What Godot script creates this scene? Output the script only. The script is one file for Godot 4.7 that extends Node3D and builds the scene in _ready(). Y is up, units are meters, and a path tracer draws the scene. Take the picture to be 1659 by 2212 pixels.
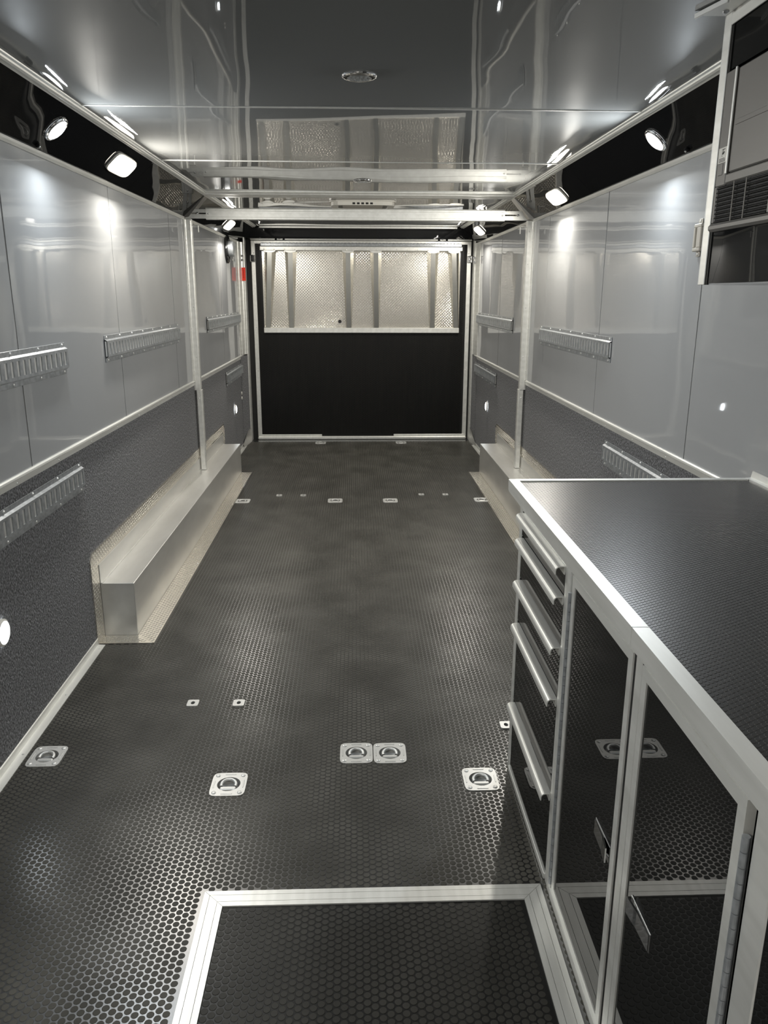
extends Node3D
# An empty enclosed car trailer, seen from its front end towards the closed ramp door. Metres, y up, the trailer runs along -z.

const W := 1.22        # half the width between the walls
const H := 2.2         # ceiling
const HW := 2.046      # top of the grey wall panels
const WC := 1.05       # half the width of the flat ceiling
const YC := 0.92       # top of the carpet
const ZB := -8.48      # rear end of the walls
const ZF := 1.4        # front wall, behind the camera
const PITCH := 0.02    # rubber studs
var M := {}
var taken := {}
var cam: Camera3D
var stud: ArrayMesh
var lug: ArrayMesh

# ------------------------------------------------------------------ naming
func nm(called: String) -> String:
	taken[called] = taken.get(called, 0) + 1
	return called if taken[called] == 1 else "%s_%03d" % [called, taken[called] - 1]

func tag(o: Node, label: String, category: String, group := "", kind := "") -> void:
	if label: o.set_meta("label", label)
	if category: o.set_meta("category", category)
	if group: o.set_meta("group", group)
	if kind: o.set_meta("kind", kind)

func thing(called: String, label: String, category: String, at := Vector3.ZERO, group := "", kind := "") -> Node3D:
	var o := Node3D.new()
	o.name = nm(called)
	o.position = at
	tag(o, label, category, group, kind)
	add_child(o, true)
	return o

func part(called: String, st: SurfaceTool, m: Material, parent: Node) -> MeshInstance3D:
	return put(called, st.commit(), m, parent)

func put(called: String, mesh: Mesh, m: Material, parent: Node) -> MeshInstance3D:
	var o := MeshInstance3D.new()
	o.mesh = mesh
	o.material_override = m
	var key := "%d/%s" % [parent.get_instance_id(), called]
	taken[key] = taken.get(key, 0) + 1
	o.name = called if taken[key] == 1 else "%s_%03d" % [called, taken[key] - 1]
	parent.add_child(o, true)
	return o

func copy(o: Node3D, label: String, at: Vector3) -> Node3D:
	var c: Node3D = o.duplicate()
	var base := String(o.name)
	c.name = nm(base)
	c.position = at
	c.set_meta("label", label)
	add_child(c, true)
	return c

# ------------------------------------------------------------------ shapes
func mb() -> SurfaceTool:
	var st := SurfaceTool.new()
	st.begin(Mesh.PRIMITIVE_TRIANGLES)
	return st

func tri3(st: SurfaceTool, a: Vector3, b: Vector3, c: Vector3, na: Vector3, nb: Vector3, nc: Vector3) -> void:
	if (b - a).cross(c - a).dot(na + nb + nc) > 0.0:
		st.set_normal(na); st.add_vertex(a); st.set_normal(nc); st.add_vertex(c); st.set_normal(nb); st.add_vertex(b)
	else:
		st.set_normal(na); st.add_vertex(a); st.set_normal(nb); st.add_vertex(b); st.set_normal(nc); st.add_vertex(c)

func poly(st: SurfaceTool, p: Array, out: Vector3) -> void:
	var n := Vector3.ZERO
	for i in range(1, p.size() - 1):
		n += (p[i] - p[0]).cross(p[i + 1] - p[0])
	n = n.normalized()
	if n.dot(out) < 0.0: n = -n
	for i in range(1, p.size() - 1):
		tri3(st, p[0], p[i], p[i + 1], n, n, n)

func box(st: SurfaceTool, a: Vector3, b: Vector3, bev := 0.0, xf := Transform3D()) -> void:
	var c := (a + b) * 0.5
	var h := ((b - a) * 0.5).abs()
	bev = minf(bev, minf(h.x, minf(h.y, h.z)) * 0.9)
	for i in 3:
		var j := (i + 1) % 3
		var k := (i + 2) % 3
		for s in [-1.0, 1.0]:
			var q := []
			for e in [[-1, -1], [1, -1], [1, 1], [-1, 1]]:
				var v := Vector3.ZERO
				v[i] = s * h[i]; v[j] = e[0] * (h[j] - bev); v[k] = e[1] * (h[k] - bev)
				q.append(xf * (c + v))
			var n := Vector3.ZERO
			n[i] = s
			poly(st, q, xf.basis * n)
			if bev > 0.0:
				for t in [-1.0, 1.0]:
					var q2 := []
					for e in [[0, -1], [0, 1], [1, 1], [1, -1]]:
						var v := Vector3.ZERO
						v[i] = s * (h[i] - bev * e[0]); v[j] = t * (h[j] - bev * (1 - e[0])); v[k] = e[1] * (h[k] - bev)
						q2.append(xf * (c + v))
					n = Vector3.ZERO
					n[i] = s; n[j] = t
					poly(st, q2, xf.basis * n)
	if bev > 0.0:
		for sx in [-1.0, 1.0]:
			for sy in [-1.0, 1.0]:
				for sz in [-1.0, 1.0]:
					var s := Vector3(sx, sy, sz)
					var q := []
					for i in 3:
						var v := s * (h - Vector3.ONE * bev)
						v[i] = s[i] * h[i]
						q.append(xf * (c + v))
					poly(st, q, xf.basis * s)

func extr(st: SurfaceTool, prof: Array, z0: float, z1: float, xf := Transform3D()) -> void:
	var area := 0.0
	var n := prof.size()
	for i in n:
		var p: Vector2 = prof[i]
		area += p.cross(prof[(i + 1) % n])
	var pv := PackedVector2Array(prof)
	for i in n:
		var p: Vector2 = prof[i]
		var q: Vector2 = prof[(i + 1) % n]
		var d := q - p
		if d.length() < 1e-6: continue
		var o := Vector2(d.y, -d.x) * signf(area)
		poly(st, [xf * Vector3(p.x, p.y, z0), xf * Vector3(q.x, q.y, z0), xf * Vector3(q.x, q.y, z1), xf * Vector3(p.x, p.y, z1)], xf.basis * Vector3(o.x, o.y, 0))
	var t := Geometry2D.triangulate_polygon(pv)
	for i in range(0, t.size(), 3):
		for e in [[z0, -1.0], [z1, 1.0]]:
			var w := Vector3(0, 0, e[1] * signf(z1 - z0))
			poly(st, [xf * Vector3(pv[t[i]].x, pv[t[i]].y, e[0]), xf * Vector3(pv[t[i + 1]].x, pv[t[i + 1]].y, e[0]), xf * Vector3(pv[t[i + 2]].x, pv[t[i + 2]].y, e[0])], xf.basis * w)

func lathe(st: SurfaceTool, prof: Array, n: int, xf := Transform3D()) -> void:
	for k in prof.size() - 1:
		var p: Vector2 = prof[k]
		var q: Vector2 = prof[k + 1]
		var m := Vector2(q.y - p.y, p.x - q.x).normalized()
		for i in n:
			var a0 := TAU * i / n
			var a1 := TAU * (i + 1) / n
			var d0 := Vector3(cos(a0), 0, sin(a0))
			var d1 := Vector3(cos(a1), 0, sin(a1))
			var n0 := xf.basis * (d0 * m.x + Vector3.UP * m.y)
			var n1 := xf.basis * (d1 * m.x + Vector3.UP * m.y)
			var a := xf * (d0 * p.x + Vector3.UP * p.y)
			var b := xf * (d1 * p.x + Vector3.UP * p.y)
			var c := xf * (d1 * q.x + Vector3.UP * q.y)
			var d := xf * (d0 * q.x + Vector3.UP * q.y)
			if p.x > 1e-6: tri3(st, a, b, c if q.x > 1e-6 else d, n0, n1, n1)
			if q.x > 1e-6: tri3(st, a, c, d, n0, n1, n0)

func tube(st: SurfaceTool, pts: Array, r: float, n: int, closed := false, xf := Transform3D()) -> void:
	var m := pts.size()
	var rings := []
	for i in m:
		var a: Vector3 = pts[(i - 1 + m) % m] if closed or i > 0 else pts[i]
		var b: Vector3 = pts[(i + 1) % m] if closed or i < m - 1 else pts[i]
		var t := (b - a).normalized()
		var u := t.cross(Vector3.UP if absf(t.y) < 0.9 else Vector3.RIGHT).normalized()
		var v := t.cross(u)
		var ring := []
		for k in n:
			var d := u * cos(TAU * k / n) + v * sin(TAU * k / n)
			ring.append([xf * (pts[i] + d * r), xf.basis * d])
		rings.append(ring)
	for i in (m if closed else m - 1):
		var A: Array = rings[i]
		var B: Array = rings[(i + 1) % m]
		for k in n:
			var l := (k + 1) % n
			tri3(st, A[k][0], A[l][0], B[l][0], A[k][1], A[l][1], B[l][1])
			tri3(st, A[k][0], B[l][0], B[k][0], A[k][1], B[l][1], B[k][1])

func sup(t: float, a: float, b: float, e: float) -> Vector2:   # rounded rectangle by angle
	var c := cos(t)
	var s := sin(t)
	return Vector2(c, s) / pow(pow(absf(c) / a, e) + pow(absf(s) / b, e), 1.0 / e)

func slab_hole(st: SurfaceTool, outer: Array, inner: Array, y0: float, y1: float, xf := Transform3D()) -> void:   # a plate in local xz between two outlines of the same count
	var n := outer.size()
	for i in n:
		var j := (i + 1) % n
		var a := Vector3(outer[i].x, y1, outer[i].y)
		var b := Vector3(outer[j].x, y1, outer[j].y)
		var c := Vector3(inner[j].x, y1, inner[j].y)
		var d := Vector3(inner[i].x, y1, inner[i].y)
		var dn := Vector3(0, y0 - y1, 0)
		poly(st, [xf * a, xf * b, xf * c, xf * d], xf.basis * Vector3.UP)
		poly(st, [xf * (a + dn), xf * (b + dn), xf * (c + dn), xf * (d + dn)], xf.basis * Vector3.DOWN)
		poly(st, [xf * a, xf * b, xf * (b + dn), xf * (a + dn)], xf.basis * (a + b) * Vector3(1, 0, 1))
		poly(st, [xf * d, xf * c, xf * (c + dn), xf * (d + dn)], xf.basis * (-(c + d) * Vector3(1, 0, 1)))

func sheet(st: SurfaceTool, o: Vector3, u: Vector3, v: Vector3, out: Vector3, amp: float, sd: int, th := 0.004, fu := 1.7, fv := 1.1) -> void:   # thin metal panel with the slight buckling of real sheet
	var f := FastNoiseLite.new()
	f.seed = sd
	f.noise_type = FastNoiseLite.TYPE_SIMPLEX_SMOOTH
	f.frequency = 1.0
	f.fractal_type = FastNoiseLite.FRACTAL_NONE
	var nu := maxi(6, int(u.length() / 0.06))
	var nv := maxi(6, int(v.length() / 0.06))
	var ul := u.normalized()
	var vl := v.normalized()
	var at := func(a: float, b: float) -> float:
		return amp * (f.get_noise_2d(a * fu, b * fv) + 0.35 * f.get_noise_2d(a * 2.3 * fu + 50.0, b * 2.0 * fv))
	var P := []
	var N := []
	for j in nv + 1:
		for i in nu + 1:
			var a := u.length() * i / nu
			var b := v.length() * j / nv
			P.append(o + ul * a + vl * b + out * at.call(a, b))
			var e := 0.01
			var da: float = (at.call(a + e, b) - at.call(a - e, b)) / (2 * e)
			var db: float = (at.call(a, b + e) - at.call(a, b - e)) / (2 * e)
			N.append((out - ul * da - vl * db).normalized())
	for j in nv:
		for i in nu:
			var k := j * (nu + 1) + i
			tri3(st, P[k], P[k + 1], P[k + nu + 2], N[k], N[k + 1], N[k + nu + 2])
			tri3(st, P[k], P[k + nu + 2], P[k + nu + 1], N[k], N[k + nu + 2], N[k + nu + 1])
	var q := [o, o + u, o + u + v, o + v]
	for i in 4:
		var a: Vector3 = q[i] + out * amp
		var b: Vector3 = q[(i + 1) % 4] + out * amp
		poly(st, [a - out * amp, b - out * amp, b - out * (th + amp), a - out * (th + amp)], (a + b) * 0.5 - (o + (u + v) * 0.5))
	poly(st, [q[0] - out * th, q[1] - out * th, q[2] - out * th, q[3] - out * th], -out)

func V2(a: float, b: float) -> Vector2: return Vector2(a, b)

# ------------------------------------------------------------------ materials
func mat(key: String, c: Color, rough: float, metal := 0.0) -> StandardMaterial3D:
	var m := StandardMaterial3D.new()
	m.resource_name = key
	m.albedo_color = c
	m.roughness = rough
	m.metallic = metal
	M[key] = m
	return m

func noise_tex(freq: float, lo: Color, hi: Color, sd: int, oct := 4, size := 512, kind := FastNoiseLite.TYPE_SIMPLEX_SMOOTH) -> NoiseTexture2D:
	var f := FastNoiseLite.new()
	f.noise_type = kind
	f.frequency = freq
	f.seed = sd
	f.fractal_octaves = oct
	var t := NoiseTexture2D.new()
	t.width = size
	t.height = size
	t.seamless = true
	t.noise = f
	var g := Gradient.new()
	g.set_color(0, lo)
	g.set_color(1, hi)
	t.color_ramp = g
	return t

func tri_scale(m: StandardMaterial3D, s: Vector3) -> void:
	m.uv1_triplanar = true
	m.uv1_world_triplanar = true
	m.uv1_scale = s
	m.uv1_triplanar_sharpness = 8.0

func materials() -> void:
	var grain := noise_tex(0.02, Color(0.92, 0.92, 0.92), Color(1, 1, 1), 3, 4)
	var smudge := noise_tex(0.008, Color(0.925, 0.925, 0.92), Color(1, 1, 1), 9, 5)
	var wall := mat("grey_wall_sheet", Color(0.65, 0.655, 0.66), 0.45, 0.0)
	wall.clearcoat_enabled = true
	wall.specular_mode = BaseMaterial3D.SPECULAR_DISABLED
	wall.clearcoat = 0.8
	wall.clearcoat_roughness = 0.03
	var ceil_m := mat("grey_ceiling_sheet", Color(0.545, 0.55, 0.545), 0.35, 0.0)
	ceil_m.specular_mode = BaseMaterial3D.SPECULAR_DISABLED
	ceil_m.clearcoat_enabled = true
	ceil_m.clearcoat = 1.0
	ceil_m.clearcoat_roughness = 0.02
	for e in [["black_gloss", Color(0.10, 0.102, 0.105)], ["black_cabinet_gloss", Color(0.085, 0.087, 0.085)]]:
		var bg := mat(e[0], e[1], 0.5)
		bg.specular_mode = BaseMaterial3D.SPECULAR_DISABLED
		bg.clearcoat_enabled = true
		bg.clearcoat = 0.65
		bg.clearcoat_roughness = 0.01
	mat("black_matt", Color(0.08, 0.08, 0.08), 0.7)
	var alu := mat("aluminium", Color(0.94, 0.94, 0.925), 0.44, 0.62)
	alu.roughness_texture = grain
	alu.albedo_texture = smudge
	tri_scale(alu, Vector3(5, 5, 0.6))
	var alub := mat("aluminium_sheet", Color(0.92, 0.915, 0.90), 0.38, 0.7)
	alub.roughness_texture = grain
	alub.albedo_texture = smudge
	tri_scale(alub, Vector3(1.5, 1.5, 0.35))
	mat("diamond_plate", Color(0.93, 0.91, 0.87), 0.19, 0.92)
	mat("rib_aluminium", Color(0.84, 0.835, 0.81), 0.24, 1.0)
	var galv := mat("galvanised_steel", Color(0.74, 0.755, 0.77), 0.36, 0.6)
	galv.albedo_texture = noise_tex(0.03, Color(0.8, 0.8, 0.8), Color(1, 1, 1), 21, 3, 256)
	tri_scale(galv, Vector3(4, 4, 4))
	mat("bright_zinc", Color(0.85, 0.85, 0.84), 0.42, 0.6)
	mat("pan_steel", Color(0.62, 0.62, 0.61), 0.5, 0.5)
	mat("chrome", Color(0.93, 0.93, 0.93), 0.06, 1.0)
	var carpet := mat("carpet", Color(1, 1, 1), 1.0)
	carpet.albedo_texture = noise_tex(0.07, Color(0.15, 0.15, 0.155), Color(0.64, 0.645, 0.66), 5, 3)
	carpet.normal_enabled = true
	var cn := noise_tex(0.09, Color(0, 0, 0), Color(1, 1, 1), 6, 3)
	cn.as_normal_map = true
	cn.bump_strength = 6.0
	carpet.normal_texture = cn
	carpet.rim_enabled = true
	carpet.rim = 0.3
	tri_scale(carpet, Vector3(2.2, 2.2, 2.2))
	var web := mat("rubber_web", Color(0.125, 0.125, 0.122), 0.29)
	web.metallic_specular = 1.0
	web.clearcoat_enabled = true
	web.clearcoat = 0.45
	web.clearcoat_roughness = 0.27
	var web3 := mat("rubber_web_black", Color(0.055, 0.054, 0.05), 0.4)
	web3.metallic_specular = 0.4
	var web2 := mat("rubber_web_dull", Color(0.12, 0.12, 0.117), 0.36)
	web2.metallic_specular = 0.35
	var coin := mat("rubber_stud", Color(0.35, 0.343, 0.322), 0.55)
	coin.metallic_specular = 0.35
	coin.albedo_texture = noise_tex(0.012, Color(0.62, 0.62, 0.60), Color(1, 1, 1), 14, 5)
	tri_scale(coin, Vector3(0.5, 0.5, 0.5))
	var coin2 := mat("rubber_stud_dark", Color(0.235, 0.23, 0.215), 0.5)
	coin2.metallic_specular = 0.35
	coin2.albedo_texture = noise_tex(0.012, Color(0.7, 0.7, 0.68), Color(1, 1, 1), 15, 5)
	tri_scale(coin2, Vector3(0.5, 0.5, 0.5))
	mat("grey_enamel", Color(0.44, 0.43, 0.415), 0.45, 0.1)
	mat("beige_plastic", Color(0.72, 0.70, 0.66), 0.5)
	mat("white_plastic", Color(0.86, 0.85, 0.82), 0.45)
	mat("lens_frost", Color(0.75, 0.76, 0.76), 0.25, 0.5)
	mat("red_sticker", Color(0.95, 0.2, 0.08), 0.6)
	mat("ink", Color(0.08, 0.08, 0.08), 0.7)
	for e in [["glow_warm", Color(1.0, 0.97, 0.91), 8.0], ["glow_cool", Color(0.96, 0.985, 1.0), 7.0]]:
		var g := mat(e[0], Color(0.9, 0.9, 0.9), 0.4)
		g.emission_enabled = true
		g.emission = e[1]
		g.emission_energy_multiplier = e[2]

# ------------------------------------------------------------------ rubber studs
func make_stud() -> ArrayMesh:
	var st := mb()
	lathe(st, [V2(0.0087, 0.0), V2(0.0084, 0.0006), V2(0.0077, 0.0009), V2(0.0, 0.0009)], 12)
	return st.commit()

func seen_at(p: Vector3) -> bool:
	var q := cam.transform.affine_inverse() * p
	if q.z > -0.1: return false
	var t := tan(deg_to_rad(cam.fov) * 0.5)
	return absf(q.y / -q.z) < t and absf(q.x / -q.z) < t * 1659.0 / 2212.0

func studs(parent: Node3D, m: Material, pts: Array, frame: Transform3D, singles: int, shape := Basis()) -> void:   # the nearest ones singly, the rest as one
	var world := []
	for p in pts: world.append(parent.position + frame * (p as Vector3))
	var order := range(pts.size())
	var near := {}
	if singles > 0:
		var cand := []
		for i in order:
			if seen_at(world[i]): cand.append(i)
		cand.sort_custom(func(a, b): return world[a].distance_squared_to(cam.position) < world[b].distance_squared_to(cam.position))
		for i in mini(singles, cand.size()):
			var o := put("rubber_stud", stud, m, parent)
			o.transform = Transform3D(frame.basis * shape, frame * (pts[cand[i]] as Vector3))
			near[cand[i]] = true
	var mm := MultiMesh.new()
	mm.transform_format = MultiMesh.TRANSFORM_3D
	mm.mesh = stud
	mm.instance_count = pts.size() - near.size()
	var k := 0
	for i in order:
		if near.has(i): continue
		mm.set_instance_transform(k, Transform3D(frame.basis * shape, frame * (pts[i] as Vector3)))
		k += 1
	var mi := MultiMeshInstance3D.new()
	mi.multimesh = mm
	mi.material_override = m
	mi.name = "stud_field"
	mi.set_meta("kind", "stuff")
	parent.add_child(mi, true)

func stud_grid(x0: float, x1: float, z0: float, z1: float, holes: Array, pitch := PITCH) -> Array:
	var out := []
	var cx := pitch * 0.866
	var i := 0
	var x := x0 + pitch * 0.5
	while x < x1 - pitch * 0.45:
		var z := z0 + pitch * 0.5 + (pitch * 0.5 if i % 2 else 0.0)
		while z < z1 - pitch * 0.45:
			var ok := true
			for h in holes:
				if x > h[0] - 0.009 and x < h[1] + 0.009 and z > h[2] - 0.009 and z < h[3] + 0.009:
					ok = false
					break
			if ok: out.append(Vector3(x, 0, z))
			z += pitch
		x += cx
		i += 1
	return out

# ------------------------------------------------------------------ diamond plate lugs
func lugs(parent: Node3D, frame: Transform3D, outline: Array, avoid: Array) -> void:   # raised lugs in local xz of the frame, within the outline, as one
	if lug == null:
		var st := mb()
		var n := 10
		for i in n:
			var a := TAU * i / n
			var b := TAU * (i + 1) / n
			var p := Vector3(cos(a) * 0.0105, 0, sin(a) * 0.0034)
			var q := Vector3(cos(b) * 0.0105, 0, sin(b) * 0.0034)
			var p1 := p * 0.55 + Vector3(0, 0.0013, 0)
			var q1 := q * 0.55 + Vector3(0, 0.0013, 0)
			poly(st, [p, q, q1, p1], p + q + Vector3(0, 0.01, 0))
			poly(st, [p1, q1, Vector3(0, 0.0015, 0)], Vector3.UP)
		lug = st.commit()
	var pv := PackedVector2Array(outline)
	var lo := Vector2(1e9, 1e9)
	var hi := -lo
	for v in outline:
		lo = lo.min(v)
		hi = hi.max(v)
	var at := []
	var step := 0.0145
	var i := 0
	var x := lo.x + 0.009
	while x < hi.x:
		var j := 0
		var z := lo.y + 0.009
		while z < hi.y:
			var c := Vector2(x, z)
			var ok := Geometry2D.is_point_in_polygon(c + Vector2(0.007, 0.007), pv) and Geometry2D.is_point_in_polygon(c - Vector2(0.007, 0.007), pv) and Geometry2D.is_point_in_polygon(c + Vector2(-0.007, 0.007), pv) and Geometry2D.is_point_in_polygon(c + Vector2(0.007, -0.007), pv)
			for a in avoid:
				if x > a[0] and x < a[1] and z > a[2] and z < a[3]: ok = false
			if ok: at.append(Transform3D(frame.basis * Basis(Vector3.UP, PI / 4 * (1 if (i + j) % 2 else -1)), frame * Vector3(x, 0, z)))
			z += step
			j += 1
		x += step
		i += 1
	var mm := MultiMesh.new()
	mm.transform_format = MultiMesh.TRANSFORM_3D
	mm.mesh = lug
	mm.instance_count = at.size()
	for k in at.size(): mm.set_instance_transform(k, at[k])
	var mi := MultiMeshInstance3D.new()
	mi.multimesh = mm
	mi.material_override = M.diamond_plate
	mi.name = "lug_field"
	mi.set_meta("kind", "stuff")
	parent.add_child(mi, true)

# ------------------------------------------------------------------ fittings
func screw(parent: Node, at: Vector3, out: Vector3, r := 0.006, m: Material = null) -> void:
	if not M.has("screw%f" % r):
		var st := mb()
		lathe(st, [V2(r, 0), V2(r * 0.9, r * 0.35), V2(r * 0.5, r * 0.6), V2(0, r * 0.66)], 8)
		M["screw%f" % r] = st.commit()
	var o := put("screw", M["screw%f" % r], m if m else M.bright_zinc, parent)
	var y := out.normalized()
	var x := y.cross(Vector3(0.3, 0.2, 0.9)).normalized()
	o.transform = Transform3D(Basis(x, y, x.cross(y)), at)

func e_track(sd: float, z0: float, z1: float, yc: float, label: String) -> void:
	var L := absf(z1 - z0)
	var root := thing("tie_down_track", label, "tie-down track", Vector3(sd * W, yc, (z0 + z1) * 0.5), "slotted steel tracks on the side walls")
	var xf := Transform3D(Basis(Vector3(0, 0, -sd if false else 1.0), Vector3.UP, Vector3(-sd, 0, 0)), Vector3.ZERO)   # local x along the wall, z into the room
	var fl := mb()
	for s in [-1.0, 1.0]:
		var lo: float = 0.043 if s > 0 else -0.062
		box(fl, Vector3(-L / 2, lo, 0.003), Vector3(L / 2, lo + 0.019, 0.0055), 0.001, xf)
	part("flange", fl, M.galvanised_steel, root)
	var f := mb()
	var n := int(L / 0.0508)
	var off := (L - n * 0.0508) * 0.5
	var zf := 0.016
	var sl := [0.0118, 0.026]     # half width and half height of a slot
	for s in [-1.0, 1.0]:
		poly(f, [xf * Vector3(-L / 2, s * 0.044, 0.005), xf * Vector3(L / 2, s * 0.044, 0.005), xf * Vector3(L / 2, s * 0.037, zf), xf * Vector3(-L / 2, s * 0.037, zf)], xf.basis * Vector3(0, s, 0.6))
		poly(f, [xf * Vector3(-L / 2, s * 0.037, zf), xf * Vector3(L / 2, s * 0.037, zf), xf * Vector3(L / 2, s * sl[1], zf), xf * Vector3(-L / 2, s * sl[1], zf)], xf.basis * Vector3(0, 0, 1))
	var edges := [-L / 2]
	for i in n:
		var c := -L / 2 + off + (i + 0.5) * 0.0508
		edges.append(c - sl[0])
		edges.append(c + sl[0])
	edges.append(L / 2)
	for i in range(0, edges.size(), 2):
		poly(f, [xf * Vector3(edges[i], -sl[1], zf), xf * Vector3(edges[i + 1], -sl[1], zf), xf * Vector3(edges[i + 1], sl[1], zf), xf * Vector3(edges[i], sl[1], zf)], xf.basis * Vector3(0, 0, 1))
	for i in range(1, edges.size() - 1, 2):
		var a: float = edges[i]
		var b: float = edges[i + 1]
		for e in [[a, 1.0], [b, -1.0]]:
			poly(f, [xf * Vector3(e[0], -sl[1], zf), xf * Vector3(e[0], sl[1], zf), xf * Vector3(e[0], sl[1], 0.006), xf * Vector3(e[0], -sl[1], 0.006)], xf.basis * Vector3(e[1], 0, 0))
		for s in [-1.0, 1.0]:
			poly(f, [xf * Vector3(a, s * sl[1], zf), xf * Vector3(b, s * sl[1], zf), xf * Vector3(b, s * sl[1], 0.006), xf * Vector3(a, s * sl[1], 0.006)], xf.basis * Vector3(0, -s, 0))
	part("slotted_face", f, M.galvanised_steel, root)
	var bk := mb()
	box(bk, Vector3(-L / 2, -0.035, 0.006), Vector3(L / 2, 0.035, 0.0125), 0.0, xf)
	part("backing", bk, M.bright_zinc, root)
	var m := maxi(2, int(L / 0.2))
	for i in m:
		for s in [-1.0, 1.0]:
			screw(root, xf * Vector3(-L / 2 + 0.03 + (L - 0.06) * i / (m - 1), s * 0.0525, 0.0055), Vector3(-sd, 0, 0))

func make_d_ring(label: String, at: Vector3, yaw := 0.0) -> Node3D:
	var root := thing("floor_ring", label, "tie-down ring", at, "recessed tie-down rings in the floor")
	root.rotation.y = yaw
	var outer := []
	var inner := []
	for i in 48:
		outer.append(sup(TAU * i / 48, 0.0565, 0.062, 7.0))
		inner.append(V2(cos(TAU * i / 48), sin(TAU * i / 48)) * 0.0375)
	var st := mb()
	slab_hole(st, outer, inner, 0.0, 0.0035)
	part("plate", st, M.bright_zinc, root)
	var pn := mb()
	lathe(pn, [V2(0.0375, 0.0033), V2(0.035, -0.004), V2(0.030, -0.014), V2(0.022, -0.019), V2(0.013, -0.0195)], 32)
	part("pan", pn, M.pan_steel, root)
	var dh := mb()
	lathe(dh, [V2(0.0135, -0.021), V2(0.0, -0.021)], 16)
	part("drain", dh, M.black_matt, root)
	var r := mb()
	var arc := []
	for i in 19:
		var a := -0.35 + (PI + 0.7) * i / 18.0
		arc.append(Vector3(cos(a) * 0.0235, 0.003 + 0.004 * sin(a), 0.004 - sin(a) * 0.0235))
	tube(r, arc, 0.0055, 10)
	part("ring", r, M.bright_zinc, root)
	var hb := mb()
	box(hb, Vector3(-0.026, -0.004, 0.013), Vector3(0.026, 0.0045, 0.029), 0.003)
	part("hinge_bar", hb, M.bright_zinc, root)
	for sx in [-1.0, 1.0]:
		var rb := mb()
		box(rb, Vector3(sx * 0.0475 - 0.002, 0.0035, -0.02), Vector3(sx * 0.0475 + 0.002, 0.0048, 0.02), 0.001)
		part("stamped_rib", rb, M.bright_zinc, root)
		var rb2 := mb()
		box(rb2, Vector3(-0.018, 0.0035, sx * 0.0525 - 0.002), Vector3(0.018, 0.0048, sx * 0.0525 + 0.002), 0.001)
		part("stamped_rib", rb2, M.bright_zinc, root)
		for sz in [-1.0, 1.0]:
			var b := mb()
			lathe(b, [V2(0.0075, 0.0035), V2(0.007, 0.0055), V2(0.004, 0.0066), V2(0, 0.0068)], 12, Transform3D(Basis(), Vector3(sx * 0.041, 0, sz * 0.046)))
			part("bolt", b, M.bright_zinc, root)
	return root

func make_keyhole(label: String, at: Vector3) -> Node3D:
	var root := thing("anchor_plate", label, "anchor plate", at, "small square anchor plates in the floor")
	var outer := []
	var inner := []
	for i in 32:
		outer.append(sup(TAU * i / 32, 0.022, 0.024, 9.0))
		inner.append(V2(cos(TAU * i / 32) * 0.008, sin(TAU * i / 32) * 0.012))
	var st := mb()
	slab_hole(st, outer, inner, 0.0, 0.006)
	part("plate", st, M.bright_zinc, root)
	var h := mb()
	lathe(h, [V2(0.0125, 0.0015), V2(0.0, 0.0015)], 16)
	part("socket", h, M.black_matt, root)
	return root

func cove_frame(sd: float, t: float, z: float, lift := 0.0) -> Transform3D:   # t from 0 at the wall to 1 at the ceiling; local y looks into the room
	var a := Vector3(sd * W, HW, z)
	var b := Vector3(sd * WC, H, z)
	var y := Vector3(-sd * (H - HW), -(W - WC), 0).normalized()
	var zz := Vector3(0, 0, 1)
	return Transform3D(Basis(y.cross(zz), y, zz), a.lerp(b, t) + y * lift)

func add_area(parent: Node3D, size: Vector2, y: float, energy: float, c: Color, tilt := 0.0) -> void:
	var l := AreaLight3D.new()
	l.name = "lamp_light"
	l.area_size = size
	l.area_normalize_energy = true
	l.light_energy = energy
	l.light_color = c
	l.set("area_range", 30.0)
	l.set("area_attenuation", 2.0)
	l.shadow_enabled = true
	l.rotation = Vector3(PI / 2, 0, 0)
	if tilt != 0.0: l.basis = Basis(Vector3(0, 0, 1), tilt) * l.basis
	l.position.y = y
	parent.add_child(l)

func bar_lamp(sd: float, t: float, z: float, e: float, label: String) -> void:
	var root := thing("bar_lamp", label, "lamp", Vector3.ZERO, "rectangular white lamps on the sloped black coving")
	root.transform = cove_frame(sd, t, z)
	var o := []
	var i0 := []
	for i in 72:
		o.append(sup(TAU * i / 72, 0.052, 0.155, 5.0))
		i0.append(sup(TAU * i / 72, 0.047, 0.150, 5.0))
	var st := mb()
	slab_hole(st, o, i0, 0.0, 0.008)
	part("bezel", st, M.white_plastic, root)
	var g := mb()
	var prev: Array = i0
	var py := 0.006
	for s in [[1.0, 0.011], [0.9, 0.017], [0.0, 0.018]]:
		for i in 72:
			var j := (i + 1) % 72
			var a := Vector3(prev[i].x, py, prev[i].y)
			var b := Vector3(prev[j].x, py, prev[j].y)
			var c := Vector3(i0[j].x * s[0], s[1], i0[j].y * s[0])
			var d := Vector3(i0[i].x * s[0], s[1], i0[i].y * s[0])
			poly(g, [a, b, c, d] if s[0] > 0.0 else [a, b, c], (a + b) * Vector3(1, 0, 1) * 0.3 + Vector3(0, 0.05, 0))
		var nx := []
		for i in 72: nx.append(i0[i] * s[0])
		prev = nx
		py = s[1]
	part("lens", g, M.glow_warm, root)
	add_area(root, Vector2(0.08, 0.28), 0.036, e, Color(1.0, 0.98, 0.94), -sd * 0.08)

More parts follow.
